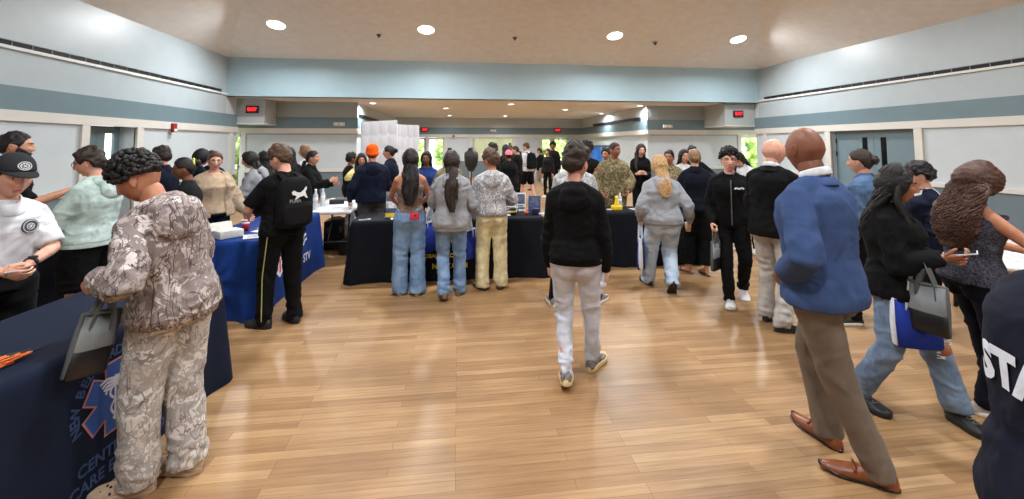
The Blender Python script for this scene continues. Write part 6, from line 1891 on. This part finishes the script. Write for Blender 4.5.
# ---- walker in the middle
r20, k20, W20 = P('person in black hoodie and grey joggers walking away in the middle', 574, 134, -2, 1.672, skin='light', head=(-26, 4, 0), bw=.94, hs=1.12, feet=((-.07, -.10, 4, 14), (.12, .20, -26, 0)), R=(.225, .06, .75), Rp=(.4, -1, 0), L=(-.20, .10, .79), Rc=.75, Lc=.5,
    top=hoodie(f_black, .028, hem=-.02, hemw=.012, amp=.020), bottom=dict(mat=f_lgrey, r=(.112, .096, .074, .064, .050), cut=.99, extra=.0, cuffed=True, amp=.020, ankle=1.8, name='joggers'), shoes=sneak(s_grey, rubc, 'chunky'), hair=dict(kind='short', top=.034, side=.016, **DBR))
r21, k21, W21 = P('person with curly black hair and pale camouflage shirt hidden behind black hoodie', 574, 91, 0, 1.665, skin='tan', bw=1.1, feet=((-.24, -.08, 16, 0), (.24, .04, -30, 0)), top=dict(name='tshirt', mat=c_snow, fit=.05, sleeve=.5, wrist=.1, hem=-.08), bottom=dict(mat=f_black, r=(.13, .13, .12, .1, .1), cut=.52, name='shorts'), shoes=sneak(s_grey, rub), hair=dict(kind='curlytop', curly=True, **BLK))
for i in (0, 1):
    g = G(); pts, rr = leg_pts(k21, i, [.09, .075, .055, .055, .042]); g.tube(pts[11:], [q * 1.05 + .002 for q in rr[11:]], 16, False, True); obj('sock', g, f_black, r21)
P('person with bushy black hair and black top left of the blue banner', 587, 56, 5, 1.69, skin='brown', bw=1.1, top=dict(name='sweater', mat=f_black, fit=.04, hem=-.05), bottom=slim(f_soft), shoes=sneak(s_black, rubk), hair=dict(kind='curlytop', curly=True, n=200, **BLK))
P('masked dark haired person in front of the blue banner', 607, 54, 150, 1.60, skin='tan', fem=True, top=dict(name='sweater', mat=f_black, fit=.03, hem=-.05), bottom=slim(f_black), shoes=sneak(s_black, rubk), hair=dict(kind='short', top=.03, side=.02, **BLK))
# ---- soldiers and right centre
r22, k22, W22 = P('soldier in camouflage uniform standing behind the right black table', 613, 61, 196, 1.70, skin='mid', bw=1.16, head=(34, 2, 0), R=(.24, .16, .92), L=(-.16, .22, .94), Lc=.6, Rc=.6, Rp=(1, -.8, -.1), Lp=(-1, -.8, -.1), top=dict(name='uniform_jacket', mat=c_army, fit=.038, hem=-.09, collar=(c_army, .03), amp=.022), bottom=loose(c_army), shoes=sneak(s_tan, s_tan, 'boot'), hair=dict(kind='buzz', **DBR))
a_ = k22.arm[1]; fl = patch(k22, k22.top, a_['S'] + (a_['E'] - a_['S']) * .28 + A3(.088, .02, 0), A3(1, .3, 0), A3(0, 0, 1), .035, .022, plain('patch_red', (160, 60, 56), .8), 'flag_patch', 'small red flag patch on sleeve', False)
P('person with long dark hair in black behind the soldiers', 640, 49, 188, 1.68, fem=True, skin='fair', head=(10, 8, 0), L=(-.05, .28, 1.12), R=(.1, .28, 1.12), top=dict(name='sweater', mat=f_black, fit=.03, hem=-.05, sleeve=.9), bottom=slim(f_black), shoes=sneak(s_black, rubk), hair=dict(kind='wavy', len=.22, front=(1,), **DBR))
r24, k24, W24 = P('blonde person in grey hoodie and pale jeans walking with a cup', 661, 85, 14, 1.60, fem=True, skin='fair', bw=1.22, lean=9, head=(10, 8, 6), feet=((-.12, .30, 12, 0), (.07, -.14, -4, 50)), L=(-.24, .12, .80), R=(.33, .10, .79), Lc=.85, Rc=.6,
    top=hoodie(f_grey, .036, hem=-.01, amp=.022), bottom=dict(mat=j_light, r=(.118, .106, .092, .086, .082), extra=.05, pockets=True, name='jeans', seam=j_grey), shoes=sneak(s_black, rubk, 'chunky'), hair=dict(kind='wavy', len=.17, w=.72, back=.055, locks=44, lr=.008, **BLN))
P('soldier in camouflage half hidden behind the blonde grey hoodie', 669, 60, 165, 1.565, skin='mid', top=dict(name='uniform_jacket', mat=c_army, fit=.038, hem=-.09, collar=(c_army, .03)), bottom=loose(c_army), shoes=sneak(s_tan, s_tan, 'boot'), hair=dict(kind='short', top=.014, side=.006, **BLK))
r26, k26, W26 = P('person in navy jacket, wide black trousers and sandals', 694, 75, 4, 1.61, fem=True, skin='light', head=(6, 4, 0), L=(-.2, .24, .98), R=(.2, .24, .98), feet=((-.12, .04, 40, 0), (.10, .0, 20, 0)),
    top=dict(name='jacket', mat=f_dnavy, fit=.045, hem=-.06, collar=(f_dnavy, .02), amp=.018), bottom=dict(mat=f_black, r=(.12, .12, .118, .12, .122), cut=.93, extra=.0, name='wide_trousers', amp=.014), shoes=dict(kind='sandal', mat=s_leather, sole=s_tan), hair=dict(kind='bun', at=(0, -.11, -.01), r=.04, **LBR))
V, F = text_mesh('US', .06, .003); V, F = fine(V, F); a_ = k26.arm[0]; on_garment(r26, k26.top, V, F, a_['S'] + (a_['E'] - a_['S']) * .45 + A3(-.1, -.3, 0), A3(1, 0, 0), A3(0, 0, 1), A3(.1, 1, 0), w_ink, 'sleeve_print')
P('dark haired person in pale top behind the navy jacket', 683, 58, 200, 1.58, fem=True, skin='olive', top=dict(name='sweater', mat=f_white, fit=.03, hem=-.05), bottom=slim(f_black), shoes=sneak(s_black, rubk), hair=dict(kind='long', len=.15, **BLK))
rm, km, Wm = P('person in black with white face mask looking over the navy jacket', 692, 53, 170, 1.63, skin='tan', L=(-.35, .25, 1.1), top=dict(name='jacket', mat=f_black, fit=.04, hem=-.05), bottom=slim(f_black), shoes=sneak(s_black, rubk), hair=dict(kind='short', **BLK))
g = G(); n = 14; rings = []
for z in (-.03, -.05, -.075, -.10): rings.append(np.array([km.HC + km.HR @ (A3(.06 * math.sin(t) * (1 + 3 * (z + .03)), .112 * math.cos(t) - .004 + (.01 if z > -.06 else .004), z) * km.hs) for t in np.linspace(-1.1, 1.1, n)]))
g.loft(rings, False, closed=False); obj('face_mask', g, paper, rm, True)
r28, k28, W28 = P('person in black zip hoodie, glasses and white sneakers walking forward', 728, 89, 184, 1.635, skin='fair', glasses='black', feet=((-.10, -.20, 8, 38), (.05, .20, -4, 0)), R=(.20, .16, .83), L=(-.21, .12, .86), Rc=.9, Lc=.5,
    top=hoodie(f_black, .034, hem=-.06), bottom=slim(f_black, r=(.11, .098, .08, .07, .06), name='joggers'), shoes=sneak(s_white, rub, 'chunky'), hair=dict(kind='curlytop', top=.04, side=.024, n=160, curly=True, **BLK))
g = G(); g.tube([k28.at(0, .155, .46), k28.at(0, .162, .36), k28.at(0, .162, .2), k28.at(0, .160, .05), k28.at(0, .165, -.05)], [(.006, .004)] * 5, 8); z_ = obj('zipper', g, m_grey, k28.top); z_['label'] = 'thin grey zipper'
V, F = ribbon([(-.045, .0), (-.03, .012), (.0, .004), (.03, .014), (.048, 0)], .009); V, F = np.array(V), F; V, F = fine(V, F, 1)
on_garment(r28, k28.top, V, F, k28.at(-.085, .5, .36), k28.Ur(.3) @ A3(-1, 0, 0), A3(0, 0, 1), A3(0, -1, 0), w_ink, 'chest_print', label='small white chest print')
g = G(); g.loft(torso_rings(k28, .42, .53, .012)); obj('tshirt_neck', g, f_white, r28)
P('dark haired person leaning over beside the bald man', 746, 62, 140, 1.60, fem=True, skin='light', lean=16, head=(20, 22, 0), top=dict(name='blouse', mat=f_white, fit=.03, hem=-.05, collar=(f_white, .02)), bottom=slim(f_black), shoes=sneak(s_white, rub), hair=dict(kind='wavy', len=.1, front=(1,), **BLK), L=(-.1, .4, .95), R=(.1, .42, .95))
r30, k30, W30 = P('bald person in black blazer and stone chinos seen from behind', 770, 103, -22, 1.74, skin='light', head=(-42, 3, 0), bw=1.05, feet=((-.11, .05, 10, 0), (.10, -.12, -42, 0)), L=(-.14, .24, .98), R=(.2, .22, .95),
    top=dict(name='blazer', mat=f_black, fit=.035, hem=-.12, lapel=f_black, hemw=.012, amp=.016), bottom=slim(f_chino, r=(.11, .098, .082, .074, .07), extra=.05, ankle=1.6), shoes=dict(kind='dress', mat=s_leatherk, sole=rubk), hair=dict(kind='none'))
g = G(); g.tube([k30.at(.064 * math.cos(t), .064 * math.sin(t) - .01, .545 - .02 * math.sin(t)) for t in np.linspace(0, 2 * PI, 25)], [(.008, .022)] * 25, 8, ref=A3(1, 0, 0)); obj('shirt_collar', g, f_white, r30)
# ---- right foreground
r31, k31, W31 = person('bald person in blue suit jacket and taupe trousers with brown loafers', 1.95, 2.15, 22, 1.82, skin='brown', vox=.009, seed=5, head=(-16, 4, 0), twist=-4, lean=2, bw=1.10, sh=1.03, feet=((.085, -.17, 30, 0), (.215, .11, -18, 0)), L=(-.17, .10, .99), Lp=(-.8, -1, 0), R=(.25, .10, .84), Lc=.5, jaw=1.1,
    top=dict(name='suit_jacket', mat=f_suit, fit=.036, hem=-.10, lapel=f_suit, hemw=.012, amp=.018, fx=6, fz=8, wrist=.046), bottom=dict(mat=f_taupe, r=(.110, .096, .080, .072, .068), extra=.045, name='trousers', amp=.012, vert=True), shoes=dict(kind='dress', mat=s_leather, sole=s_leatherk, bit=True), hair=dict(kind='none')), None, None
r31, k31, W31 = r31
g = G(); g.tube([k31.at(.066 * math.cos(t), .066 * math.sin(t) - .012, .548 - .02 * math.sin(t)) for t in np.linspace(0, 2 * PI, 25)], [(.008, .024)] * 25, 8, ref=A3(1, 0, 0)); obj('shirt_collar', g, f_white, r31)
P('person in denim jacket with dark hair bun by the right door', 862, 104, 66, 1.635, fem=True, skin='light', head=(6, 0, 0), top=dict(name='denim_jacket', mat=j_dark, fit=.04, hem=-.02, collar=(j_dark, .02)), bottom=slim(f_black), shoes=sneak(s_black, rub), hair=dict(kind='bun', at=(0, -.11, .02), r=.045, **DBR), feet=((-.10, .1, 60, 0), (.14, -.05, -110, 0)))
r33, k33, W33 = P('person in black top and ripped jeans holding a phone', 887, 150, -96, 1.565, fem=True, skin='mid', head=(6, 4, 0), bw=1.1, feet=((-.08, .25, -38, 0), (.10, -.20, -28, 0)), L=(-.13, .24, .98), R=(.10, .235, 1.02), Rp=(.5, -1, -.3), Rd=(-.1, 1, .12), Rn=(-.5, 0, .8), Rc=.45, Lc=.7,
    top=dict(name='black_top', mat=f_black, fit=.04, hem=-.10, amp=.018), bottom=dict(mat=j_grey, r=(.112, .100, .088, .080, .076), extra=.0, name='jeans', pockets=True), shoes=sneak(s_black, rubk, 'chunky', rubd), hair=dict(kind='wavy', len=.16, w=1.15, back=.02, locks=90, lr=.008, front=(1,), **BLK))
g = G(); kn = k33.leg[0][1]; g.ell(kn + A3(.034, .042, .0), (.045, .045, .05), None, 16, 10); t_ = obj('knee_skin', g, skin('skin_mid', SKINS['mid']), k33.bottom); t_['label'] = 'bare knee in the ripped denim'
g = G()
for i in range(12):
    z = -.055 + i * .010; g.tube([kn + A3(.63, .77, 0) * .083 * math.cos(x) + A3(.77, -.63, 0) * .083 * math.sin(x) + A3(0, 0, z + .006 * math.sin(i * 2 + x * 4)) for x in np.linspace(-.62, .62, 7)], [.0028] * 7, 5)
obj('frayed_threads', g, f_white, k33.bottom)
P('person with glasses and navy sweater between phone holder and curly hair', 921, 106, 110, 1.49, skin='light', glasses='black', head=(-10, 6, 0), top=dict(name='sweater', mat=f_navy, fit=.04, hem=-.05, collar=(f_white, .01)), bottom=slim(f_black), shoes=sneak(s_white, rub), hair=dict(kind='short', top=.03, side=.025, **BLK))
r35, k35, W35 = P('person with very long curly brown hair at the right table', 964, 148, -52, 1.56, fem=True, skin='tan', lean=2, head=(4, 12, 0), bw=1.08, feet=((-.09, .14, 6, 0), (.1, -.06, -16, 0)), R=(.27, .38, 1.0), Rp=(.7, -.6, -.8), Rn=(0, 0, -1), Rd=(.05, 1, -.05), L=(-.1, .40, .98), Rc=.25,
    top=dict(kind='tank', name='knit_top', mat=f_pattern, fit=.022, hem=-.05, chest=.43, strap=.028, strapx=.10, hemw=.012), bottom=slim(f_dnavy, name='leggings'), shoes=sneak(plain('canvas_beige', (186, 176, 160), .9), rub), hair=dict(kind='curlylong', len=.26, w=1.65, top=.03, side=.045, locks=260, lr=.0075, curly=True, name='chestnut', col=(72, 46, 34)))
g = G(); a_ = k35.arm[1]; dd = nrm(a_['W'] - a_['E'])
for i in range(3): g.tube([a_['W'] - dd * (.02 + .02 * i) + (np.cross(dd, a_['n']) * math.cos(t) + a_['n'] * math.sin(t)) * .031 for t in np.linspace(0, 2 * PI, 19)], [.005] * 19, 6)
obj('bracelets', g, s_black, r35)
r36, k36, W36 = person('person in navy STAFF shirt cropped by the right edge', 1.375, .815, -114, 1.645, skin='light', vox=.008, seed=3, bw=1.06, lean=3, L=(-.10, .34, 1.0), R=(.2, .25, .95),
    top=dict(name='staff_shirt', mat=F_('staff_navy', (16, 20, 36), var=.03), fit=.035, hem=-.10, amp=.016, sleeve=.97), bottom=slim(f_black), shoes=sneak(s_black, rubk), hair=dict(kind='short', **DBR))
V, F = text_mesh('STAFF', .112, .006, spacing=1.0); V, F = fine(V, F, 3); on_garment(r36, k36.top, V, F, k36.at(.05, -.8, .275), k36.Ur(.3) @ A3(1, 0, 0), k36.Ur(.3) @ A3(0, 0, 1), k36.Ur(.3) @ A3(0, 1, 0), w_ink, 'lettering', label='white STAFF lettering')

# ------------------------------------------------------------------ things in hands
def tote(loc, rz, label, w=.32, h=.36, d=.09, c=(32, 52, 140), trim=(216, 220, 228), hl=.26, lower=None, tilt=0.0):
    """hand bag whose handle loops reach loc (top of the loops)"""
    o = empty('tote_bag', loc, rz); o.rotation_euler = (tilt, 0, rz); tag(o, label, 'bag')
    m1 = fabric('bag_%d_%d' % (c[0], c[2]), c, .08, 8, 300, .2); m2 = fabric('trim_%d' % trim[0], trim, .04)
    z1 = -hl; z0 = -hl - h; n = 24
    def ring(z, wq, dq):
        th = np.linspace(0, 2 * PI, n, endpoint=False); return np.stack([w / 2 * wq * np.sign(np.cos(th)) * np.abs(np.cos(th)) ** .35, d / 2 * dq * np.sign(np.sin(th)) * np.abs(np.sin(th)) ** .6, np.full(n, z)], 1)
    g = G(); rings = [ring(z0, .94, .8), ring(z0 + .01, 1, 1), ring(z0 + h * .5, .99, .9), ring(z1, .97, .45), ring(z1 - .004, .93, .36), ring(z0 + .06, .93, .5)]
    g.loft(rings); V = g.v[0]; V += ((vnoise(V * 14 + 5, 2) - .5) * .014)[:, None] * A3(.2, 1, .1); obj('bag_body', g, m1, o)
    g = G()
    for sx in (-1, 1): g.tube([(sx * w * .47, 0, z0 + .01), (sx * w * .5, 0, z0 + h * .5), (sx * w * .485, 0, z1)], [(.008, d * .30), (.008, d * .28), (.007, d * .2)], 8, ref=A3(1, 0, 0))
    g.tube([(w * .48 * math.cos(t), d * .24 * math.sin(t), z1) for t in np.linspace(0, 2 * PI, 25)], [.007] * 25, 6)
    obj('trim', g, m2, o)
    for sy in (-1, 1):
        g = G(); g.tube([(-w * .22, sy * d * .22, z1 - .08), (-w * .2, sy * d * .2, z1), (-w * .06, sy * .012, -.04), (0, sy * .008, -.0), (w * .06, sy * .012, -.04), (w * .2, sy * d * .2, z1), (w * .22, sy * d * .22, z1 - .08)], [(.016, .004)] * 7, 8, ref=A3(0, 0, 1)); obj('handle', g, m2, o)
    if lower is not None:
        g = G(); g.loft([ring(z0 - .002, .96, .84), ring(z0 + .006, 1.02, 1.06), ring(z0 + h * .42, 1.02, 1.02), ring(z0 + h * .43, .99, .9)]); obj('lower_panel', g, lower, o)
    return o
gw = lambda W, k, i: W(k.arm[i]['grip'])
blk_panel = plain('panel_black', (20, 20, 22), .35)
GB = dict(w=.21, h=.30, d=.05, c=(128, 132, 134), trim=(96, 98, 100), hl=.14, lower=blk_panel)
p_ = gw(W2, k2, 0); b_ = tote(p_ + A3(.09, .0, .03), rad(78), 'grey bag with black base held by the camouflage hoodie at left', **dict(GB, w=.17, h=.27, d=.05)); b_.rotation_euler = (.06, .20, rad(72))
p_ = gw(W15, k15, 1); tote(p_ + A3(.03, -.06, 0), .9, 'blue tote hanging from the plain grey hoodie', w=.27, h=.33, hl=.22)
p_ = W14((.23, .12, .96)); tote(p_, 1.0, 'blue tote between the wide jeans and the grey hoodie', w=.28, h=.34, hl=.18)
p_ = gw(W24, k24, 0); tote(p_ + A3(-.01, 0, 0), 1.15, 'blue and white tote carried by the blonde walker', w=.3, h=.36, hl=.16)
p_ = gw(W28, k28, 1); tote(p_, .6, 'grey bag with black base held by the white sneaker walker', **dict(GB, w=.19, hl=.12))
p_ = W33((.14, .10, .97)); tote(p_, rad(-20), 'blue tote with white trim on the phone holder arm', w=.25, h=.28, hl=.22)
p_ = W33((.20, .16, .99)); tote(p_, rad(-75), 'grey bag with black base in front of the ripped jeans', **dict(GB, w=.19, h=.28, hl=.12))
p_ = W35((.26, .20, .98)); tote(p_, rad(-70), 'blue tote with white handles on curly haired person arm', w=.30, h=.34, hl=.22)
p_ = W35((.30, .33, .99)); tote(p_, rad(-60), 'plain grey bag hanging by the right table', **dict(GB, lower=None, w=.22, h=.22, hl=.10))
p_ = gw(W12, k12, 0); sackbag(p_[0], p_[1], p_[2] - .30, 'white plastic bag in the orange beanie person hand')
p_ = gw(W20, k20, 1); d_ = bottle(p_[0] + .01, p_[1] - .01, p_[2] + .06, 'clear water bottle in the hand of the black hoodie walker', .21, .032, body=plain('clear_plastic', (206, 214, 220), .08, var=.01), tilt=(PI + .1, .25, 0))
p_ = gw(W24, k24, 1); c = cup(p_[0], p_[1], p_[2] - .06, plain('cup_kraft', (206, 168, 132), .6), 'tan paper cup in the blonde walker hand', .036, .10)
def phone(loc, rot, label):
    o = empty('phone', loc); o.rotation_euler = rot; tag(o, label, 'phone', 'phones in hands')
    g = G(); g.rbox((-.037, -.076, -.004), (.037, .076, .004), .008); obj('case', g, plain('phone_case', (196, 196, 204), .4), o)
    g = G(); g.box((-.033, -.07, .004), (.033, .07, .0048)); obj('screen', g, plain('phone_screen', (30, 34, 44), .1), o, False)
    return o
p_ = gw(W33, k33, 1); phone(p_ + A3(0, 0, .012), (.25, .1, r33.rotation_euler.z), 'pale phone held out by the person in black top')
p_ = (gw(Wy, ky, 0) + gw(Wy, ky, 1)) / 2; phone(p_ + A3(0, 0, .03), (rad(70), 0, ry.rotation_euler.z), 'phone held up by the yellow cardigan person')
p_ = gw(W1, k1, 0); sheet(p_[0], p_[1], p_[2], .5, .05, .08, 'small white card in the hands of the polo wearer', t=.004)
finalize()
lay_late()
